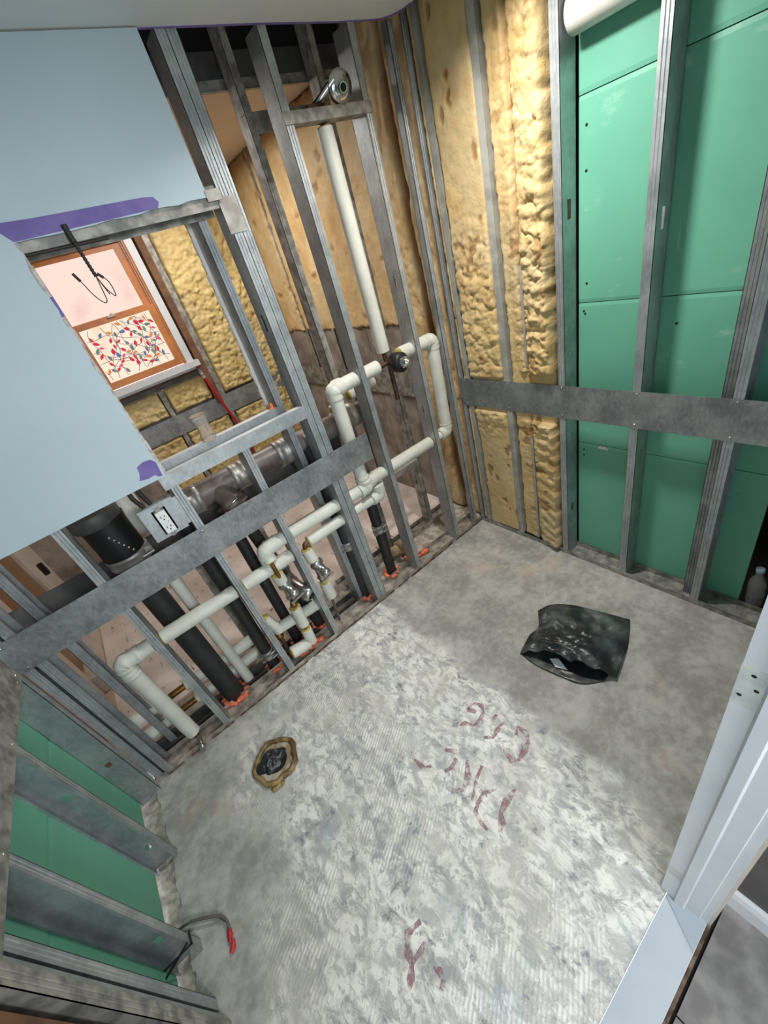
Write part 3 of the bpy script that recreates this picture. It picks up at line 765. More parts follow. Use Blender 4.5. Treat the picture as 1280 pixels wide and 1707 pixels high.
mb = MB(); mb.prism([(-0.985, -1.676, -0.012), (-0.999, -1.676, -0.012), (-0.999, -1.676, 0.055), (-0.994, -1.676, 0.075), (-0.988, -1.676, 0.085), (-0.985, -1.676, 0.085)], -Y, 1.4, 'white')
smesh('baseboard_hall', mb, 'white', 'white moulded baseboard in the hall')
mb = MB(); mb.box(-0.985, -0.93, -3.2, -1.676, -0.02, 2.42, 'darkwall'); smesh('wall_hall', mb, 'darkwall', 'dark grey hall wall beside the doorway')

# --- adjacent room
wx = struct('wall_far', (0, 0, 0), 'far exterior wall of the next room with foam and a window')
mb = MB(); mb.box(-2.5, -1.47, 2.03, 2.12, -0.06, 2.72, 'block'); mb.box(-0.80, 0.4, 2.07, 2.12, -0.06, 2.72, 'block'); mb.box(-1.47, -0.80, 2.07, 2.12, -0.06, 1.2, 'block'); mb.box(-1.47, -0.80, 2.03, 2.12, 2.22, 2.72, 'block')
obj('sheathing', mb, 'block', wx)
mb = MB(); mb.box(-0.775, -0.725, 1.985, 2.06, 0.95, 2.40, 'lumber'); obj('wood_stud', mb, 'lumber', wx)
for x0, x1, z0, z1 in ((-0.722, -0.682, 0.0, 2.40), (-1.145, -1.11, 0.0, 1.2), (-0.345, -0.31, 0.0, 2.4), (-1.46, -1.43, 0.0, 1.2), (-0.03, 0.0, 0, 2.4)):
    mb = MB(); mb.box(x0, x1, 1.994, 1.996, z0, z1, 'dusty'); mb.box(x0, x0 + .002, 1.996, 2.06, z0, z1, 'dusty'); obj('furring_strip', mb, 'dusty', wx)
mb = MB(); mb.box(-1.46, 0.02, 1.988, 1.992, 0.85, 1.0, 'plate'); obj('backing_plate', mb, 'plate', wx)
mb = MB(); mb.box(-1.46, -0.775, 1.975, 2.05, 1.225, 1.265, 'lumber'); mb.box(-1.46, -0.79, 1.965, 1.985, 1.215, 1.245, 'darksteel'); obj('rough_sill', mb, 'lumber', wx)
def h_far(u, v):
    a, f = lumps(u, v, 51, .042, .8, .6); b, g = lumps(u, v, 52, .022, 1, .5)
    return .02 + .03 * (fbm(u * 4, v * 3, 53, 3) - .5) + .030 * a + .009 * b, np.clip((.3 - a) * 1.2, 0, .4) + np.clip((fbm(u * 5, v * 3, 54) - .62) * 4, 0, .5)
NF = (0, -1, 0)
for x0, x1, z0, z1 in ((-.676, -.352, 1.006, 2.38), (-.676, -.352, .3, .846), (-1.425, -1.148, 1.006, 1.212), (-1.107, -.778, 1.006, 1.212), (-1.425, -1.148, .3, .846), (-1.107, -.728, .3, .846), (-.305, -.035, .3, 2.38)):
    foam_panel(wx, (x0, 2.03, z0), X, Z, NF, x1 - x0, z1 - z0, h_far, 'foam_far', .008, .02, .03, .006, int(abs(x0 * 100)))
wxr = struct('wall_far_right', (0, 0, 0), 'side wall of the next room, foam above grey block')
mb = MB(); mb.box(0.12, 0.18, 0.0, 2.1, -0.06, 2.72, 'block'); mb.box(0.053, 0.12, 0.40, 2.06, -0.01, 1.30, 'block'); obj('sheathing', mb, 'block', wxr)
for y0, y1 in ((0.405, 0.806), (0.81, 1.206), (1.21, 1.606), (1.61, 2.02)):
    mb = MB(); mb.box(0.045, 0.054, y0, y1, 0.0, 1.30, 'block'); obj('block_panel', mb, 'block', wxr)
for y in (0.60, 1.185, 1.585):
    mb = MB(); mb.box(0.03, 0.032, y, y + 0.03, 0.0, 1.27 if y < 1.5 else 2.4, 'dusty'); obj('furring_strip', mb, 'dusty', wxr)
mb = MB(); mb.box(0.027, 0.030, 0.36, 2.0, 0.82, 0.97, 'dusty'); obj('backing_plate', mb, 'dusty', wxr)
def h_brown(u, v):
    a, f = lumps(u, v, 61, .06, 2.2, .6); b, g = lumps(u, v, 62, .03, 1.6, .6)
    gr = np.exp(-((u - .17 - .08 * (fbm(v * 2, v * 0 + 5., 63, 3) - .5)) / .018) ** 2)
    return .012 + .018 * a + .008 * b - .035 * gr, np.clip(gr + np.clip((fbm(u * 7, v * 2.4, 64, 3) - .50) * 3.2, 0, .9), 0, 1)
def h_up(u, v):
    a, f = lumps(u, v, 65, .10, 1.6, .5)
    pit = np.clip((.30 - fbm(u * 10, v * 14, 66, 3)) * 9, 0, 1)
    return .012 + .012 * (fbm(u * 4, v * 3, 67) - .5) + .005 * a - .008 * pit, np.clip(.7 * pit + np.clip((fbm(u * 3, v * 1.8, 68, 3) - .55) * 3, 0, .6) + np.clip((v - 1.02) / .15, 0, .6), 0, 1)
foam_panel(wxr, (.07, .012, 0.0), Y, Z, NX, .40, 2.6, h_brown, 'foam_brown', .008, .02, .04, .006, 71)
foam_panel(wxr, (.045, .40, 1.255), Y, Z, NX, 1.20, 1.15, h_up, 'foam_brown', .010, .012, .05, .02, 72)
foam_panel(wxr, (.045, 1.635, 1.255), Y, Z, NX, .38, 1.15, h_up, 'foam_brown', .010, .014, .05, .024, 73)
wxl = struct('wall_far_left', (0, 0, 0), 'taupe side wall of the next room with a brown door')
mb = MB(); mb.box(-2.5, -2.44, 0.22, 2.1, -0.06, 2.72, 'taupe'); obj('plaster_face', mb, 'taupe', wxl)
mb = MB(); mb.box(-2.44, -2.365, 0.82, 2.03, 0.0, 0.13, 'casing'); obj('baseboard', mb, 'casing', wxl)
mb = MB(); mb.box(-2.44, -2.41, 0.70, 0.83, 0.0, 2.1, 'casing'); mb.box(-2.41, -2.40, 0.76, 0.83, 0.0, 2.1, 'casing'); obj('casing', mb, 'casing', wxl)
mb = MB(); mb.box(-2.44, -2.405, 1.51, 1.60, 0.13, 2.1, 'casing'); mb.box(-2.405, -2.395, 1.53, 1.60, 0.13, 2.1, 'casing'); obj('casing', mb, 'casing', wxl)
mb = MB(); mb.box(-2.415, -2.385, 1.70, 1.73, 0.46, 0.55, 'dark'); obj('strike_box', mb, 'dark', wxl)
d2 = struct('door_2', (-2.43, 0.5, 0), 'brown flush door seen between the lower pipes')
mb = MB(); mb.box(-2.44, -2.42, 0.24, 0.70, 0.008, 2.05, 'door'); obj('door_panel', mb, 'door', d2)
d3 = struct('door_3', (-2.43, 1.2, 0), 'brown door panel seen above the backing plate')
mb = MB(); mb.box(-2.44, -2.425, 0.88, 1.505, 0.135, 2.05, 'door'); obj('door_panel', mb, 'door', d3)
# outer shells that close the rooms
mb = MB(); mb.box(-2.56, -2.50, 0.1, 2.2, -0.06, 2.72, 'dark'); smesh('wall_outer', mb, 'dark', 'outer wall of the next room')

# --- window
wn = struct('window_1', (-1.14, 2.0, 1.3), 'double hung wooden window with a leaf patterned film on the lower sash')
mb = MB()
mb.box(-1.475, -1.41, 1.975, 2.07, 1.30, 2.20, 'white'); mb.box(-0.852, -0.80, 1.955, 2.07, 1.30, 2.20, 'white'); mb.box(-1.475, -0.80, 1.975, 2.07, 2.145, 2.20, 'white')
obj('window_frame', mb, 'white', wn)
mb = MB(); mb.box(-0.868, -0.852, 1.965, 2.0, 1.30, 2.15, 'wood'); obj('parting_bead', mb, 'wood', wn)
def sash(x0, x1, z0, z1, px0, px1, pz0, pz1, y, th, pm):
    mb = MB(); mb.box(x0, px0, y, y + th, z0, z1, 'wood'); mb.box(px1, x1, y, y + th, z0, z1, 'wood'); mb.box(px0, px1, y, y + th, z0, pz0, 'wood'); mb.box(px0, px1, y, y + th, pz1, z1, 'wood')
    s_ = obj('sash', mb, 'wood', wn)
    mb = MB(); mb.box(px0 - .004, px1 + .004, y + th * .5, y + th * .5 + .006, pz0 - .004, pz1 + .004, pm); obj('pane', mb, pm, s_)
    return s_
sash(-1.415, -0.868, 1.74, 2.148, -1.40, -0.922, 1.765, 2.112, 2.005, 0.035, 'skypane')
ls = sash(-1.415, -0.866, 1.33, 1.752, -1.388, -0.916, 1.377, 1.725, 1.965, 0.035, 'film')
mb = MB(); mb.box(-1.43, -0.775, 1.90, 1.985, 1.285, 1.325, 'white'); mb.box(-1.43, -0.80, 1.96, 1.985, 1.262, 1.29, 'white'); obj('window_sill', mb, 'white', wn)
mb = MB(); mb.box(-1.185, -1.135, 1.955, 1.985, 1.752, 1.762, 'band'); mb.cyl((-1.15, 1.955, 1.768), (-1.15, 1.985, 1.768), .007, 8, 'band'); obj('sash_lock', mb, 'band', ls)
# printed film: vines and leaves, flat print on the pane
R = random.Random(11); mb = MB(); YP = 1.9815
def ribbon(pts, wd, m):
    for i in range(len(pts) - 1):
        a = Vector(pts[i]); b = Vector(pts[i + 1]); d = (b - a).normalized(); n_ = Vector((-d.y, d.x)) * wd / 2
        q = [a + n_, a - n_, b - n_, b + n_]; mb.add([(p.x, YP, p.y) for p in q], [(0, 1, 2, 3)], m)
def leaf(c, ang, L, wd, m):
    pts = []
    for k in range(9):
        t = k / 8; pts.append((t - .5, math.sin(PI * t) ** 1.1 * wd / L / 2))
    pts = pts + [(p[0], -p[1]) for p in pts[-2:0:-1]]
    ca, sa = math.cos(ang), math.sin(ang)
    mb.add([(c[0] + (p[0] * ca - p[1] * sa) * L, YP - .0004, c[1] + (p[0] * sa + p[1] * ca) * L) for p in pts], [tuple(range(len(pts)))], m)
x0, x1, z0, z1 = -1.384, -0.920, 1.381, 1.721
inb = lambda x, z: x0 + .010 < x < x1 - .010 and z0 + .010 < z < z1 - .010
used = []; ends = []
def grow(x, z, ang, cv, n, wd, ph):
    pts = []
    for i in range(n):
        if not (x0 + .003 < x < x1 - .003 and z0 + .003 < z < z1 - .003): break
        pts.append((x, z))
        ang += cv * .010 + math.sin(i * .33 + ph) * .10; x += math.cos(ang) * .010; z += math.sin(ang) * .010
        if i % 4 == 3:
            for sd in ((1,), (-1,), (1, -1))[R.randrange(3)]:
                la = ang + sd * R.uniform(.5, .95); L = R.uniform(.034, .048); c_ = (x + math.cos(la) * .022, z + math.sin(la) * .022)
                if inb(*c_) and all((c_[0] - q[0]) ** 2 + (c_[1] - q[1]) ** 2 > .030 ** 2 for q in used):
                    used.append(c_); leaf(c_, la, L, L * R.uniform(.38, .55), R.choice(['leafred', 'leafred', 'leafpink', 'leafred', 'leafblue', 'leafgreen', 'leafpink', 'leafgrey', 'leaforange']))
                    ribbon([(x, z), c_], .0022, 'vine')
    if len(pts) > 2: ribbon(pts, wd, 'vine')
for k in range(8):
    grow(x0 + .02 + k * .058 + R.uniform(-.015, .015), z0 + .006, R.uniform(.9, 1.9), R.uniform(-3, 3), 40, .0032, k)
for k in range(6):
    grow(x0 + .03 + k * .08 + R.uniform(-.02, .02), z1 - .006, R.uniform(4.0, 5.3), R.uniform(-4, 4), 34, .003, k * 1.7)
for k in range(4):
    grow(x0 + .006, z0 + .05 + k * .075, R.uniform(-.5, .6), R.uniform(-3, 3), 34, .003, k * 2.1); grow(x1 - .006, z0 + .04 + k * .08, R.uniform(2.6, 3.6), R.uniform(-3, 3), 34, .003, k * 1.3)
obj('leaf_print', mb, 'vine', ls)

# ================================================================== THINGS
def fillet(path, rad, k=5):
    P = [Vector(p) for p in path]; out = [P[0]]
    for i in range(1, len(P) - 1):
        a = (P[i - 1] - P[i]); b = (P[i + 1] - P[i]); r = min(rad, a.length * .45, b.length * .45)
        a.normalize(); b.normalize(); s_ = P[i] + a * r; e_ = P[i] + b * r
        for j in range(k + 1):
            t = j / k; out.append(s_ * (1 - t) ** 2 + P[i] * 2 * t * (1 - t) + e_ * t ** 2)
    out.append(P[-1]); return out
def wrinkled(path, r, step=0.012, amp=0.06, seed=0):
    """resample a path and vary the radius a little, as taped pipe jacket does"""
    P = [Vector(p) for p in path]; Q = []; rr = random.Random(seed)
    for i in range(len(P) - 1):
        n = max(1, int((P[i + 1] - P[i]).length / step))
        for j in range(n): Q.append(P[i].lerp(P[i + 1], j / n))
    Q.append(P[-1]); return Q, [r * (1 + rr.uniform(-amp, amp)) for _ in Q]
def jacket(root, path, r=0.033, rad=0.035, ends=(1, 1), seed=1, m='insul', amp=0.012, name='pipe_jacket'):
    mb = MB(); Q, R_ = wrinkled(fillet(path, rad) if len(path) > 2 else path, r, 0.02, amp, seed)
    mb.tube(Q, R_, 18, m); j = obj(name, mb, m, root)
    for on, c, d in ((ends[0], Q[0], Q[0] - Q[1]), (ends[1], Q[-1], Q[-1] - Q[-2])):
        if on: eb = MB(); eb.lathe([(-0.002, r * .93), (0.003, r * .9), (0.006, r * .6), (0.007, 0.012)], c, d, 14, 'foamyel'); obj('fibre_end', eb, 'foamyel', j)
    return j
def wrap(root, c, d0, d1, r=0.036, seed=0, m='insul', rad=0.03, L=0.05, name='elbow_wrap'):
    """taped elbow: a fatter creased bend around corner c between directions d0, d1"""
    c = Vector(c); mb = MB(); path = fillet([c + Vector(d0) * L, c, c + Vector(d1) * L], rad, 8)
    Q, R_ = wrinkled(path, r, 0.006, 0.07, seed); mb.tube(Q, R_, 16, m); return obj(name, mb, m, root)

YP_ = 0.045
# shower plumbing loop
t = thing('shower_pipe', 'white jacketed pipe loop with a tall riser to the shower arm and black valve', 'pipe', (-0.41, YP_, 0.69))
jacket(t, [(-0.735, YP_, 1.20), (-0.735, YP_, 1.215), (-0.47, YP_, 1.218)], ends=(0, 1), seed=3)
jacket(t, [(-0.325, YP_, 1.228), (-0.10, YP_, 1.222), (-0.112, YP_, 0.712), (-0.17, YP_, 0.71)], ends=(1, 0), rad=.04, seed=4)
wrap(t, (-0.736, YP_, 1.216), X, -Z, 0.037, 5); wrap(t, (-0.10, YP_, 1.222), -X, -Z, 0.036, 6); wrap(t, (-0.112, YP_, 0.712), -X, Z, 0.035, 7)
jacket(t, [(-0.737, YP_, 1.19), (-0.741, YP_, 0.72)], ends=(0, 0), seed=8)
jacket(t, [(-0.255, YP_, 0.708), (-0.69, YP_, 0.714)], ends=(1, 0), seed=9); jacket(t, [(-0.165, YP_, 0.71), (-0.252, YP_, 0.708)], ends=(0, 0), seed=2, r=.022)
wrap(t, (-0.738, YP_, 0.712), X, Z, 0.037, 10)
jacket(t, [(-0.412, YP_, 1.272), (-0.418, YP_, 2.085)], r=0.031, seed=11)
mb = MB(); mb.cyl((-0.46, YP_, 1.214), (-0.33, YP_, 1.218), .012, 12, 'copper'); mb.cyl((-0.41, YP_, 1.21), (-0.412, YP_, 1.28), .011, 12, 'copper'); mb.cyl((-0.385, .06, 1.2), (-0.385, .06, 1.02), .012, 10, 'copper'); obj('copper_stub', mb, 'copper', t)
v = MB(); v.lathe([(0, .018), (.01, .03), (.05, .034), (.055, .028)], (-0.395, YP_, 1.212), (0.25, -1, 0.05), 16, 'copper'); vb = obj('valve_body', v, 'copper', t)
v = MB(); v.lathe([(.0, .034), (.004, .045), (.05, .046), (.056, .040), (.06, .030)], (-0.388, 0.012, 1.213), (0.12, -1, 0.0), 20, 'rubber'); obj('rubber_cap', v, 'rubber', vb)
v = MB(); v.lathe([(0, .026), (.012, .027), (.02, .022), (.03, .02), (.034, .012), (.04, .008)], (-0.381, -0.045, 1.213), (0.12, -1, 0.0), 16, 'chrome'); obj('chrome_stem', v, 'chrome', vb)
v = MB(); v.tube(fillet([(-0.44, .075, 2.145), (-0.43, 0.03, 2.15), (-0.375, -0.02, 2.19)], .02), .011, 12, 'chrome'); obj('shower_arm', v, 'chrome', t)
v = MB(); v.lathe([(0, .012), (.002, .046), (.006, .048), (.011, .030), (.018, .018), (.03, .016)], (-0.352, -0.012, 2.172), (-0.15, -1.0, -0.35), 22, 'chrome'); v.lathe([(.03, .012), (.032, .010)], (-0.352, -0.012, 2.172), (-0.15, -1.0, -0.35), 14, 'dark'); obj('arm_flange', v, 'chrome', t)
v = MB(); v.tube([(-0.418, YP_, 2.08), (-0.42, .05, 2.13), (-0.43, .06, 2.145)], .011, 10, 'copper'); v.box(-.475, -.40, .03, .09, 2.132, 2.15, 'copper'); obj('drop_ear_elbow', v, 'copper', t)

# hot and cold runs
t = thing('supply_pipe', 'white jacketed supply pipe bending down to a chrome stop valve and a low stub', 'pipe', (-1.35, YP_, 0.08))
jacket(t, [(-0.73, YP_, 0.69), (-0.86, YP_, 0.694)], seed=21, ends=(0, 0)); jacket(t, [(-0.915, YP_, 0.697), (-1.20, YP_, 0.704)], seed=22)
jacket(t, [(-1.235, YP_, 0.705), (-1.31, YP_, 0.705)], seed=23, ends=(1, 0)); wrap(t, (-1.345, YP_, 0.704), X, -Z, 0.037, 24, L=.075, rad=.05)
jacket(t, [(-1.345, .035, 0.665), (-1.346, .022, 0.642)], seed=24, ends=(0, 1), r=.029)
wrap(t, (-0.735, YP_ - .01, 0.69), -X, Z, .036, 12); 
mb = MB(); mb.cyl((-1.347, .0, .65), (-1.347, .0, .56), .010, 10, 'brass'); mb.cyl((-1.352, .025, .21), (-1.353, .025, .165), .013, 10, 'brass'); obj('brass_stub', mb, 'brass', t)
jacket(t, [(-1.348, .022, 0.568), (-1.344, .026, 0.515)], seed=25, r=.03)
def stop_valve(root, c, tilt=0.0):
    c = Vector(c); v = MB()
    v.lathe([(0, .022), (.012, .034), (.02, .036), (.034, .034), (.042, .022), (.075, .019), (.08, .024), (.10, .024), (.104, .016)], c + Vector((0, .02, .03)), (tilt, -.75, -.62), 18, 'nickel')
    v.cyl(c + Vector((0, .02, .05)), c + Vector((0, .02, -.12)), .016, 12, 'nickel')
    v.lathe([(0, .022), (.02, .022)], c + Vector((0, .02, -.07)), -Z, 6, 'nickel')
    b = obj('stop_valve', v, 'nickel', root)
    v = MB(); v.obox(c + Vector((.0, -.035, -.075)), Vector((.9, -.2, .35)), Vector((.2, .9, 0)), Vector((-.35, 0, .9)), (-.02, .055), (-.004, .004), (-.007, .007), 'nickel'); obj('valve_lever', v, 'nickel', b)
    v = MB(); v.lathe([(0, .016), (.003, .016)], c + Vector((tilt * .104, .02 - .104 * .75, .03 - .104 * .62)), (tilt, -.75, -.62), 14, 'chrome'); obj('valve_cap', v, 'chrome', b)
stop_valve(t, (-1.338, .03, 0.47), .12)
jacket(t, [(-1.350, .026, 0.335), (-1.352, .024, 0.205)], seed=27, r=.028)
jacket(t, [(-1.354, .024, 0.175), (-1.358, .024, 0.075)], seed=28, r=.028, ends=(1, 0), rad=.02)
jacket(t, [(-1.375, .03, 0.075), (-1.475, .03, 0.09)], seed=29, r=.032)
mb = MB(); mb.ball((-1.347, .02, .36), .02, 'brass', 8, 6); obj('drain_cap', mb, 'brass', t)
# cross piece behind it
t = thing('cross_pipe', 'short horizontal white jacketed pipe low behind the stop valve, crossing black pipes', 'pipe', (-1.34, .085, .17))
jacket(t, [(-1.225, .088, 0.205), (-1.46, .088, 0.232)], seed=31, r=.03); jacket(t, [(-1.495, .09, 0.34), (-1.462, .085, 0.22)], seed=32, r=.028)
mb = MB(); mb.ball((-1.478, .085, .19), .024, 'brass', 8, 6); mb.cyl((-1.478, .085, .20), (-1.478, .085, -.004), .011, 10, 'copper'); obj('brass_elbow', mb, 'brass', t)
# second line
t = thing('supply_pipe', 'thinner white jacketed pipe between the double stud and the right stop valve', 'pipe', (-1.15, YP_, 0.26))
jacket(t, [(-0.68, .035, 0.612), (-0.855, YP_, 0.608)], seed=33, r=.029, ends=(0, 0)); jacket(t, [(-0.928, YP_, 0.607), (-1.135, YP_, 0.606)], seed=34, r=.029)
wrap(t, (-0.675, .03, 0.613), -X, Z, .033, 35, L=.06)
mb = MB(); mb.tube(fillet([(-1.13, YP_, .606), (-1.163, YP_, .606), (-1.163, YP_, .55)], .02), .012, 10, 'copper'); obj('copper_elbow', mb, 'copper', t)
jacket(t, [(-1.163, YP_, 0.575), (-1.158, .035, 0.505)], seed=36, r=.03); stop_valve(t, (-1.153, .03, 0.46), .15); jacket(t, [(-1.150, YP_, 0.34), (-1.150, YP_, 0.23)], seed=37, r=.03)
mb = MB(); mb.cyl((-1.15, YP_, .24), (-1.155, .09, .005), .008, 10, 'wire'); obj('copper_stub', mb, 'wire', t)
# left line
t = thing('supply_pipe', 'long white jacketed pipe running left through the studs and bending down to the floor', 'pipe', (-2.035, YP_, 0.0))
jacket(t, [(-1.242, YP_, 0.598), (-1.495, YP_, 0.603)], seed=41); jacket(t, [(-1.54, YP_, 0.604), (-1.872, YP_, 0.614)], seed=42)
jacket(t, [(-1.915, YP_, 0.615), (-1.98, YP_, 0.615)], seed=43, ends=(0, 0)); wrap(t, (-2.037, YP_, 0.616), X, -Z, 0.037, 44, L=.075, rad=.02)
jacket(t, [(-2.036, YP_, 0.56), (-2.032, YP_, 0.075)], seed=45, ends=(0, 1)); mb = MB(); mb.cyl((-2.032, YP_, .08), (-2.03, YP_, .012), .011, 10, 'copper'); mb.cyl((-2.03, YP_, .03), (-2.03, -.02, .025), .011, 10, 'nickel'); mb.ball((-2.03, -.02, .025), .016, 'nickel', 8, 6)
obj('copper_stub', mb, 'copper', t)
for i, (lab, a, b, y) in enumerate((('upper of two low white pipes at the back of the chase floor', (-2.30, .20), (-1.49, .17), .215), ('lower of two low white pipes at the back of the chase floor', (-2.24, .075), (-1.56, .085), .21))):
    t = thing('low_pipe', lab, 'pipe', (-1.9, y, a[1] - .03), 'low pipes at the back of the chase')
    m_ = -1.98; za = a[1] + (b[1] - a[1]) * .4
    jacket(t, [(a[0], y, a[1]), (m_ - .1, y, za)], seed=51 + i, r=.03); jacket(t, [(m_ + .02, y, za), (b[0], y, b[1])], seed=53 + i, r=.03)
    mb = MB(); mb.cyl((m_ - .11, y, za), (m_ + .03, y, za), .016, 10, 'brass'); obj('brass_joint', mb, 'brass', t)
t = thing('vent_pipe', 'cream upright plastic pipe just right of the thickest black waste pipe', 'pipe', (-1.714, .152, -0.004))
mb = MB(); mb.cyl((-1.714, .152, -.004), (-1.715, .152, .80), .026, 16, 'insul'); obj('pipe_barrel', mb, 'insul', t)
t = thing('high_pipe', 'beige jacketed pipe behind the elbow left of the mixing valve', 'pipe', (-0.56, .315, 1.0))
jacket(t, [(-0.34, .315, 1.085), (-0.515, .315, 1.076)], seed=61, r=.034); jacket(t, [(-0.575, .315, 1.04), (-0.632, .315, 1.02)], seed=62, r=.045); jacket(t, [(-.63, .315, 1.02), (-.638, .315, .80)], r=.03, seed=63, ends=(0, 1))

# black waste pipes
def blob_ring(mb, c, r, n=16, sz=.018):
    for k in range(n):
        a = 2 * PI * k / n; q = sz * random.uniform(.7, 1.25)
        mb.ball((c[0] + math.cos(a) * (r + .004), c[1] + math.sin(a) * (r + .004), c[2] + random.uniform(.004, .018)), q, 'orange', 7, 5, (1.1, 1.0, .75), .2)
def hub_clamp(root, c, r, L=.055):
    v = MB(); c = Vector(c)
    v.lathe([(0, r + .002), (.002, r + .006), (L * .3, r + .006), (L * .35, r + .004), (L * .65, r + .004), (L * .7, r + .006), (L - .002, r + .006), (L, r + .002)], c - Z * L / 2, Z, 18, 'band')
    for dz in (-.016, .016): v.obox(c + Z * dz, X, Y, Z, (-r - .016, -r + .002), (-r * .5 - .012, -r * .5 + .004), (-.006, .006), 'band'); v.cyl(c + Vector((r * .2, -r - .010, dz)), c + Vector((r * .2 + .03, -r - .008, dz)), .005, 8, 'band')
    return obj('hub_clamp', v, 'band', root)
GD = 'black waste pipes rising from the slab'
def waste(label, x, y, r, top, xt=None, clamp=None, seal=True, extra=()):
    t = thing('waste_pipe', label, 'pipe', (x, y, -.004), GD); xt = x if xt is None else xt
    v = MB(); v.cyl((x, y, -.004), (xt, y, top), r, 22, 'black'); obj('pipe_barrel', v, 'black', t)
    if clamp: hub_clamp(t, (x + (xt - x) * clamp / top, y, clamp), r)
    if seal:
        v = MB(); blob_ring(v, (x, y, 0.0), r + .006, max(9, int(r * 400)), max(.013, r * .3))
        for e in extra: v.ball(e, .022, 'orange', 8, 5, (1.3, 1, .7), .25)
        obj('orange_sealant', v, 'orange', t)
waste('thickest black waste pipe, at the left end of the pipe wall', -1.806, .134, .050, .795)
waste('black waste pipe in the stud bay right of the thickest one, clamp at its foot', -1.572, .125, .031, 0.97, -1.555, .11)
waste('black waste pipe behind the left chrome stop valve, no clamp', -1.398, .165, .028, 0.925, -1.39, None, True)
waste('black waste pipe with a hub clamp half way up, left of the double stud', -0.935, .12, .036, 0.93, -0.905, .40, True)
waste('black waste pipe with a clamp, between the double stud and the next stud right', -0.712, .125, .031, 0.66, -0.697, .36, True)
waste('black waste pipe half hidden behind the stud left of the mixing valve', -0.540, .125, .026, 0.93, -0.538, None, True, ((-.47, .09, .01), (-.455, .08, .015), (-.50, .10, .008)))
# tub drain riser
t = thing('drain_riser', 'short black riser with a bright drain tee beside the left stop valve', 'pipe', (-1.246, .158, -.004))
v = MB(); v.cyl((-1.246, .158, -.004), (-1.275, .15, .30), .033, 18, 'black'); v.cyl((-1.30, .15, .46), (-1.33, .16, .80), .030, 16, 'black'); obj('pipe_barrel', v, 'black', t)
v = MB(); v.lathe([(0, .030), (.02, .036), (.05, .036), (.055, .040), (.09, .040), (.10, .034), (.16, .032), (.165, .04), (.19, .04)], (-1.275, .15, .30), (-.08, .1, 1), 18, 'nickel'); tee = obj('drain_tee', v, 'nickel', t)
v = MB(); v.lathe([(0, .030), (.06, .033), (.075, .040), (.115, .042), (.13, .038), (.135, .026)], (-1.287, .125, .40), (.28, -.85, -.40), 20, 'nickel'); v.lathe([(.136, .024), (.137, .022)], (-1.287, .125, .40), (.28, -.85, -.40), 14, 'dark'); obj('open_inlet', v, 'nickel', tee)
v = MB(); blob_ring(v, (-1.246, .158, 0.0), .036, 10, .016)
for k in range(12): v.ball((-1.30 - .012 * k, .06 + random.uniform(-.015, .02), .006), .017, 'orange', 7, 5, (1.2, 1, .6), .25)
obj('orange_sealant', v, 'orange', t)
hub_clamp(t, (-1.305, .152, .53), .032, .07)

# horizontal waste main
t = thing('waste_main', 'brown-black horizontal waste main with steel couplings below the opening', 'pipe', (-1.0, .205, .95))
v = MB(); v.cyl((-1.545, .205, 1.020), (-0.50, .205, 1.000), .056, 24, 'castiron'); obj('pipe_barrel', v, 'castiron', t)
for x in (-1.475, -1.25, -1.02, -0.965, -0.62):
    v = MB(); L = .075 if x != -.965 else .05; v.lathe([(0, .058), (.003, .064), (L * .3, .064), (L * .34, .0615), (L * .66, .0615), (L * .7, .064), (L - .003, .064), (L, .058)], (x - L / 2, .205, 1.01), X, 22, 'band'); obj('coupling_band', v, 'band', t)
v = MB(); v.lathe([(0, .05), (.07, .052), (.075, .06), (.11, .06)], (-1.36, .19, 1.005), (.25, -.55, -.75), 18, 'castiron'); br = obj('branch_hub', v, 'castiron', t)
v = MB(); v.tube(fillet([(-0.93, .205, 1.0), (-0.90, .19, .97), (-0.905, .12, .90)], .03), .05, 16, 'black'); obj('branch_bend', v, 'black', t)
v = MB(); v.lathe([(0, .062), (.004, .064), (.008, .06)], (-1.336, .14, .935), (.25, -.55, -.75), 20, 'chrome'); obj('clamp_ring', v, 'chrome', br)

# big black stack and white elbow
t = thing('waste_stack', 'wide black waste stack with a clamp ring left of the outlet box', 'pipe', (-1.775, .15, .86))
v = MB(); v.lathe([(0, .074), (.05, .074), (.07, .078), (.30, .078), (.34, .082)], (-1.79, .15, .80), (0, 0, 1), 26, 'rubber'); obj('pipe_barrel', v, 'rubber', t)
v = MB(); v.lathe([(0, .079), (.002, .083), (.012, .083), (.016, .081), (.03, .081), (.034, .083), (.046, .083), (.05, .079)], (-1.787, .15, .935), (0, 0, 1), 26, 'band'); cl = obj('clamp_ring', v, 'band', t)
v = MB(); v.box(-1.725, -1.70, .06, .085, .975, .995, 'band'); v.cyl((-1.745, .07, .96), (-1.70, .075, .96), .006, 8, 'band'); obj('clamp_screw', v, 'band', cl)
v = MB(); v.lathe([(0, .084), (.01, .088), (.05, .088), (.055, .082)], (-1.80, .15, 1.135), (0, 0, 1), 26, 'darksteel'); obj('hub_ring', v, 'darksteel', t)
v = MB()
for k in range(7): v.lathe([(0, .004), (.002, .0035)], (-1.795 + .008 * k, .072, 1.09 - .017 * k), -Y, 8, 'nickel')
obj('cast_lettering', v, 'nickel', t, kind='stuff')
t = thing('vent_elbow', 'pale grey plastic elbow between the black stack and the outlet box', 'pipe', (-1.70, .235, .98))
v = MB(); v.tube(fillet([(-1.70, .295, 1.30), (-1.70, .295, .995), (-1.585, .295, .995)], .07, 8), .055, 20, 'insul'); obj('pipe_barrel', v, 'taupe', t)

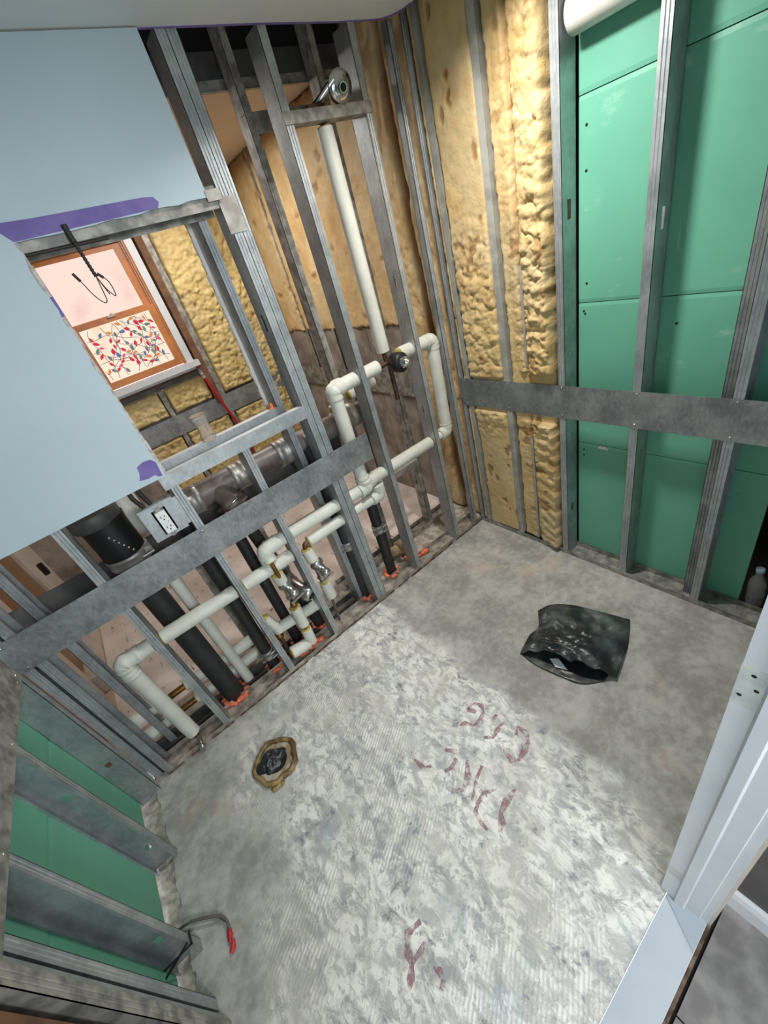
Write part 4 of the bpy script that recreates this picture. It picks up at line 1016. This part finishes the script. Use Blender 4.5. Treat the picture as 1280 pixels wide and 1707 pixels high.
# outlet
t = thing('outlet_box', 'steel outlet box with a white duplex receptacle fixed to the stud', 'outlet', (-1.605, 0, 1.01))
v = MB(); v.box(-1.655, -1.562, .055, .058, 1.022, 1.142, 'dark'); v.box(-1.657, -1.655, .0, .058, 1.022, 1.142, 'steel'); v.box(-1.562, -1.56, .0, .058, 1.022, 1.142, 'steel'); v.box(-1.657, -1.56, .0, .058, 1.14, 1.142, 'steel'); v.box(-1.657, -1.56, .0, .058, 1.022, 1.024, 'steel'); obj('box_shell', v, 'steel', t)  # back panel coloured dark for the shade inside the box
ring = MB()
ring.box(-1.672, -1.633, -.006, -.002, 1.012, 1.150, 'steel'); ring.box(-1.583, -1.548, -.006, -.002, 1.012, 1.150, 'steel'); ring.box(-1.633, -1.583, -.006, -.002, 1.128, 1.150, 'steel'); ring.box(-1.633, -1.583, -.006, -.002, 1.012, 1.024, 'steel')
ring.prism([(-1.672, -.004, 1.152), (-1.546, -.004, 1.152), (-1.546, -.016, 1.15), (-1.672, -.016, 1.15)], Z, .002, 'steel')
rg = obj('mud_ring', ring, 'steel', t)
v = MB(); v.box(-1.56, -1.533, -.003, .0, 1.02, 1.05, 'steel'); v.box(-1.552, -1.533, -.002, .05, 1.03, 1.14, 'steel'); obj('mount_bracket', v, 'steel', t)
v = MB(); v.box(-1.626, -1.590, -.014, .02, 1.028, 1.118, 'outlet'); rc = obj('receptacle', v, 'outlet', t)
v = MB()
for z in (1.092, 1.048):
    v.box(-1.616, -1.6135, -.0148, -.0135, z, z + .009, 'slot'); v.box(-1.603, -1.600, -.0148, -.0135, z + .001, z + .008, 'slot'); v.lathe([(0, .0028), (.001, .0028)], (-1.608, -.0138, z - .007), -Y, 8, 'slot')
obj('socket_slot', v, 'slot', rc)
v = MB(); v.box(-1.619, -1.597, -.0165, -.0138, 1.068, 1.078, 'outlet'); v.box(-1.600, -1.598, -.017, -.0138, 1.070, 1.076, 'slot'); obj('test_button', v, 'outlet', rc)
v = MB(); v.box(-1.618, -1.598, -.008, -.004, 1.118, 1.136, 'band'); v.box(-1.616, -1.600, -.008, -.004, 1.008, 1.028, 'band'); obj('yoke_ear', v, 'band', rc)
def coil(path, r, m, root, name):
    v = MB(); P = [Vector(p) for p in path]; pts = []; rr = []
    for i in range(len(P) - 1):
        n = max(2, int((P[i + 1] - P[i]).length / .004))
        for j in range(n): pts.append(P[i].lerp(P[i + 1], j / n)); rr.append(r * (1.0 if len(pts) % 2 else .78))
    v.tube(pts, rr, 10, m); return obj(name, v, m, root)
coil([(-1.64, .025, 1.14), (-1.655, .03, 1.19), (-1.66, .05, 1.30)], .009, 'cable', t, 'armoured_cable'); coil([(-1.615, .025, 1.14), (-1.625, .03, 1.19), (-1.63, .06, 1.30)], .009, 'cable', t, 'armoured_cable')

# small things on the sill
t = thing('plastic_cup', 'clear ribbed plastic cup standing on the metal sill of the opening', 'cup', (-1.300, .115, 1.2405))
v = MB(); v.lathe([(0, .026), (.002, .029), (.012, .028), (.02, .030), (.032, .026), (.042, .028), (.054, .024), (.066, .026), (.078, .026), (.090, .030), (.10, .033), (.103, .033), (.1025, .0315), (.088, .028), (.066, .024), (.042, .025), (.02, .027), (.004, .026)], (-1.300, .115, 1.2405), Z, 24, 'clear'); obj('cup_wall', v, 'clear', t)
v = MB(); v.lathe([(0, .007), (.004, .0085), (.012, .008), (.02, .006), (.024, .003)], (-1.008, .116, 1.2405), (.1, 0, 1), 10, 'earplug'); v.lathe([(0, .012), (.006, .009)], (-1.012, .112, 1.2405), (0, 0, 1), 10, 'earplug')
o = obj('foam_earplug', v, 'earplug', None, (-1.01, .115, 1.24), label='small orange foam earplug at the right end of the metal sill', category='earplug')

# hanging cable in the opening
t = thing('hanging_cable', 'black twisted cable with loose wire ends hanging in the opening before the window', 'cable', (-1.39, -.02, 1.93))
v = MB(); v.cyl((-1.523, -.004, 1.921), (-1.30, -.004, 1.917), .0045, 8, 'cable'); v.tube([(-1.392, -.018, 1.965), (-1.392, -.018, 1.935), (-1.391, -.02, 1.922)], .008, 8, 'cable'); obj('hanger_rod', v, 'cable', t)
pts = [Vector((-1.391, -.02, 1.925)).lerp(Vector((-1.386, -.02, 1.835)), k / 30) for k in range(31)]
v = MB(); v.tube(pts, [.0042 if k % 3 else .0058 for k in range(31)], 8, 'cable'); obj('twisted_cord', v, 'cable', t)
def spl(P, n=8):
    P = [Vector(p) for p in P]; P = [P[0]] + P + [P[-1]]; out = []
    for i in range(1, len(P) - 2):
        for j in range(n):
            u = j / n; a, b, c, d = P[i - 1:i + 3]
            out.append(.5 * ((2 * b) + (c - a) * u + (2 * a - 5 * b + 4 * c - d) * u * u + (3 * b - a - 3 * c + d) * u ** 3))
    out.append(P[-2]); return out
for P in ([(-1.386, -.02, 1.836), (-1.389, -.022, 1.81), (-1.393, -.022, 1.775), (-1.403, -.02, 1.770), (-1.418, -.02, 1.795), (-1.427, -.02, 1.825), (-1.431, -.02, 1.838)],
          [(-1.386, -.02, 1.836), (-1.378, -.022, 1.80), (-1.366, -.024, 1.778), (-1.362, -.024, 1.79), (-1.362, -.02, 1.815), (-1.372, -.02, 1.833)],
          [(-1.386, -.02, 1.836), (-1.380, -.02, 1.80), (-1.377, -.022, 1.785)]):
    v = MB(); v.tube(spl(P), .0014, 6, 'cable'); obj('wire_end', v, 'cable', t)
v = MB(); v.cyl((-1.430, -.02, 1.834), (-1.438, -.02, 1.856), .004, 8, 'cable'); v.cyl((-1.369, -.02, 1.828), (-1.380, -.02, 1.842), .004, 8, 'cable'); obj('wire_connector', v, 'cable', t)
# red cable below the window
t = thing('red_cable', 'red armoured cable dropping from the window sill behind the metal sill', 'cable', (-.74, 1.93, .25))
v = MB(); v.tube(spl([(-.80, 1.94, 1.285), (-.79, 1.93, 1.18), (-.755, 1.93, .97), (-.72, 1.93, .77), (-.694, 1.94, .50), (-.69, 1.96, .25)]), .011, 10, 'red'); obj('cable_jacket', v, 'red', t)
v = MB(); v.cyl((-.80, 1.94, 1.26), (-.79, 1.93, 1.18), .016, 10, 'dusty'); v.lathe([(0, .016), (.004, .019), (.014, .019), (.018, .015)], (-.795, 1.935, 1.22), (.1, 0, -1), 10, 'band'); obj('cable_connector', v, 'dusty', t)

# large white pipe at the top of the green wall
t = thing('pvc_pipe', 'fat white pipe lying across the top of the green wall between two studs', 'pipe', (.05, -.9, 2.05))
v = MB(); v.lathe([(0, .040), (.004, .046), (.02, .047), (1.0, .047)], (.050, -.636, 2.085), -Y, 28, 'pvcw'); obj('pipe_barrel', v, 'pvcw', t)

# bag on the floor
t = thing('plastic_bag', 'crumpled black plastic bag lying open on the concrete floor', 'bag', (-.5, -.95, 0))
TOP = np.array([[(-0.449, -0.733, 0.012), (-0.393, -0.77, 0.03), (-0.348, -0.846, 0.04), (-0.31, -0.942, 0.035), (-0.253, -1.076, 0.012)], [(-0.532, -0.791, 0.012), (-0.502, -0.853, 0.06), (-0.473, -0.945, 0.075), (-0.418, -1.03, 0.06), (-0.306, -1.099, 0.012)], [(-0.599, -0.79, 0.02), (-0.594, -0.886, 0.075), (-0.575, -0.981, 0.09), (-0.524, -1.068, 0.075), (-0.415, -1.137, 0.02)], [(-0.705, -0.811, 0.012), (-0.67, -0.896, 0.07), (-0.642, -0.997, 0.085), (-0.61, -1.092, 0.07), (-0.565, -1.172, 0.02)]])
def refine(G, n):
    def up(A):
        k = len(A); t_ = np.linspace(0, k - 1, n); i = np.clip(t_.astype(int), 0, k - 2); u = (t_ - i).reshape(-1, *([1] * (A.ndim - 1)))
        p = np.concatenate([2 * A[:1] - A[1:2], A, 2 * A[-1:] - A[-2:-1]]); a, b, c, d = p[i], p[i + 1], p[i + 2], p[i + 3]
        return .5 * (2 * b + (c - a) * u + (2 * a - 5 * b + 4 * c - d) * u ** 2 + (3 * b - a - 3 * c + d) * u ** 3)
    return up(up(G).swapaxes(0, 1)).swapaxes(0, 1)
G = refine(TOP, 56); nn = 56
uu, vv = np.meshgrid(np.linspace(0, 1, nn), np.linspace(0, 1, nn))
edge = np.minimum(1, np.minimum.reduce([uu, 1 - uu, vv, 1 - vv + .15]) * 9)
rid = 1 - np.abs(fbm(uu * 4 + vv * 2, vv * 5 - uu, 71, 3) - .5) * 4
cre = 1 - np.abs(fbm(uu * 9 + vv * 3, vv * 7, 75, 2) - .5) * 5
fold = 1 - np.abs(fbm(uu * 2.2 - vv * 1.2, vv * 1.6 + uu * .8, 79, 2) - .5) * 6
G[..., 2] = np.maximum(.006, G[..., 2] + edge * (.012 * rid + .007 * cre + .020 * fold - .018))
G[..., 0] += edge * .010 * (fbm(uu * 6, vv * 6, 77, 3) - .5); G[..., 1] += edge * .010 * (fbm(uu * 6 + 8, vv * 6, 78, 3) - .5)
v = MB(); v.grid(G, 'bag', True); top = obj('upper_sheet', v, 'bag', t)
bot = np.array([(-0.702, -0.808, 0.004), (-0.709, -0.892, 0.003), (-0.693, -0.99, 0.003), (-0.667, -1.08, 0.003), (-0.600, -1.140, 0.003)])
B = np.zeros((4, 5, 3)); B[3] = bot
for j in range(3): B[j] = TOP[j]; B[j, :, 2] = .003
G2 = refine(B, 40); u2, v2 = np.meshgrid(np.linspace(0, 1, 40), np.linspace(0, 1, 40))
G2[..., 2] = np.maximum(.0015, .003 + .010 * (fbm(u2 * 7, v2 * 7, 81, 3) - .4) * np.minimum(1, np.minimum.reduce([u2, 1 - u2, v2, 1 - v2]) * 8))
v = MB(); v.grid(G2, 'bag', True); obj('lower_sheet', v, 'bag', t)
for s_ in t.children:
    md = s_.modifiers.new('thickness', 'SOLIDIFY'); md.thickness = .0016
v = MB(); v.prism([(-.650, -.925, .016), (-.630, -.955, .022), (-.650, -1.01, .014), (-.668, -.965, .012)], Z, .001, 'paper'); obj('paper_scrap', v, 'paper', t)

# closet flange
t = thing('closet_flange', 'round brown toilet flange in the slab with a black bag stuffed in it', 'flange', (-1.795, -.345, 0))
fc = Vector((-1.795, -.345, 0))
v = MB(); n = 40; m_ = 10; vs_ = []; fs_ = []
for i in range(n):
    a = 2 * PI * i / n; rj = 1 + .05 * math.sin(5 * a) + random.uniform(-.03, .03)
    for j in range(m_):
        b = 2 * PI * j / m_; rr = .090 * rj + .011 * math.cos(b) * random.uniform(.8, 1.3); vs_.append(fc + Vector((rr * math.cos(a), rr * math.sin(a), .011 + .012 * math.sin(b) + random.uniform(-.003, .003))))
for i in range(n):
    for j in range(m_): fs_.append((i * m_ + j, ((i + 1) % n) * m_ + j, ((i + 1) % n) * m_ + (j + 1) % m_, i * m_ + (j + 1) % m_))
v.add(vs_, fs_, 'wax', True); obj('wax_ring', v, 'wax', t)
v = MB(); v.lathe([(0, .084), (.004, .084), (.008, .078), (.006, .055)], fc + Vector((0, 0, .004)), Z, 30, 'wax_in'); obj('flange_plate', v, 'wax_in', t)
v = MB(); v.lathe([(0, .052), (.002, .050)], fc + Vector((0, 0, .010)), Z, 24, 'dark'); obj('pipe_mouth', v, 'dark', t)
nn = 34; uu, vv = np.meshgrid(np.linspace(-1, 1, nn), np.linspace(-1, 1, nn)); rr = np.sqrt(uu ** 2 + vv ** 2)
rid = 1 - np.abs(fbm(uu * 2 + 4, vv * 2 + 4, 91, 3) - .5) * 4
Gz = .006 + np.clip(1 - rr, 0, 1) ** .6 * (.03 + .022 * rid)
G = np.stack([fc.x - .018 + uu * .078 * (1 + .2 * (fbm(uu * 2 + 9, vv * 2 + 9, 95, 2) - .5)), fc.y + .014 + vv * .056 * (1 + .3 * (fbm(uu * 2 + 3, vv * 2 + 7, 97, 2) - .5)), Gz], -1)
q = np.maximum(np.abs(uu), np.abs(vv)) / np.maximum(rr, 1e-6); G[..., 0] = fc.x - .018 + (G[..., 0] - fc.x + .018) * np.where(rr > 0, q, 1); G[..., 1] = fc.y + .014 + (G[..., 1] - fc.y - .014) * np.where(rr > 0, q, 1)
v = MB(); v.grid(G, 'bag', True); obj('stuffed_bag', v, 'bag', t)
v = MB()
for k in range(4): v.ball((fc.x - .055 + .012 * k, fc.y - .098 - .004 * (k % 2), .006), .011, 'wax', 7, 5, (1, 1, .6), .25)
obj('wax_smear', v, 'wax', t)

# wire with red tape
t = thing('floor_wire', 'dusty wire with red taped ends curling out from under the left wall', 'wire', (-2.2, -.66, 0))
v = MB(); v.tube(spl([(-2.31, -.59, .012), (-2.25, -.615, .03), (-2.195, -.65, .03), (-2.165, -.672, .022), (-2.152, -.70, .02), (-2.153, -.722, .012)]), .0045, 8, 'wire'); v.tube(spl([(-2.26, -.60, .01), (-2.22, -.625, .012), (-2.18, -.655, .01), (-2.158, -.69, .008)]), .004, 8, 'wire'); obj('wire_strand', v, 'wire', t)
v = MB(); v.tube([(-2.152, -.716, .012), (-2.158, -.735, .012), (-2.166, -.752, .010)], [.004, .010, .004], 8, 'red'); obj('tape_end', v, 'red', t)
v = MB(); v.tube([(-2.152, -.752, .008), (-2.160, -.768, .009), (-2.172, -.778, .008)], [.004, .009, .006], 8, 'redtape'); obj('tape_end', v, 'redtape', t)

# bottle in the service gap
t = thing('plastic_bottle', 'clear empty drink bottle standing in the dark gap beside the green board', 'bottle', (.130, -1.408, .012))
v = MB(); v.lathe([(0, .026), (.004, .030), (.03, .030), (.036, .027), (.042, .030), (.07, .030), (.076, .027), (.082, .030), (.12, .030), (.15, .022), (.165, .013), (.19, .013), (.19, .011), (.165, .011), (.12, .028), (.006, .028)], (.130, -1.408, .012), (-.06, .05, 1), 20, 'clear'); obj('bottle_wall', v, 'clear', t)
v = MB(); v.lathe([(0, .015), (.014, .015), (.016, .013)], (.119, -1.399, .202), (-.06, .05, 1), 14, 'leafcap'); obj('bottle_cap', v, 'leafcap', t)
# loose foam scrap on the chase floor
random.seed(3); v = MB()
for k in range(16): v.ball((-.575 + random.uniform(-.05, .05), .22 + random.uniform(-.02, .025), .01 + random.uniform(0, .07)), random.uniform(.016, .03), 'foam_brown', 7, 5, (1, 1, 1), .25)
obj('foam_scrap', v, 'foam_brown', None, (-.575, .22, 0), label='broken lump of yellow foam on the chase floor behind the clamped pipe', category='debris')
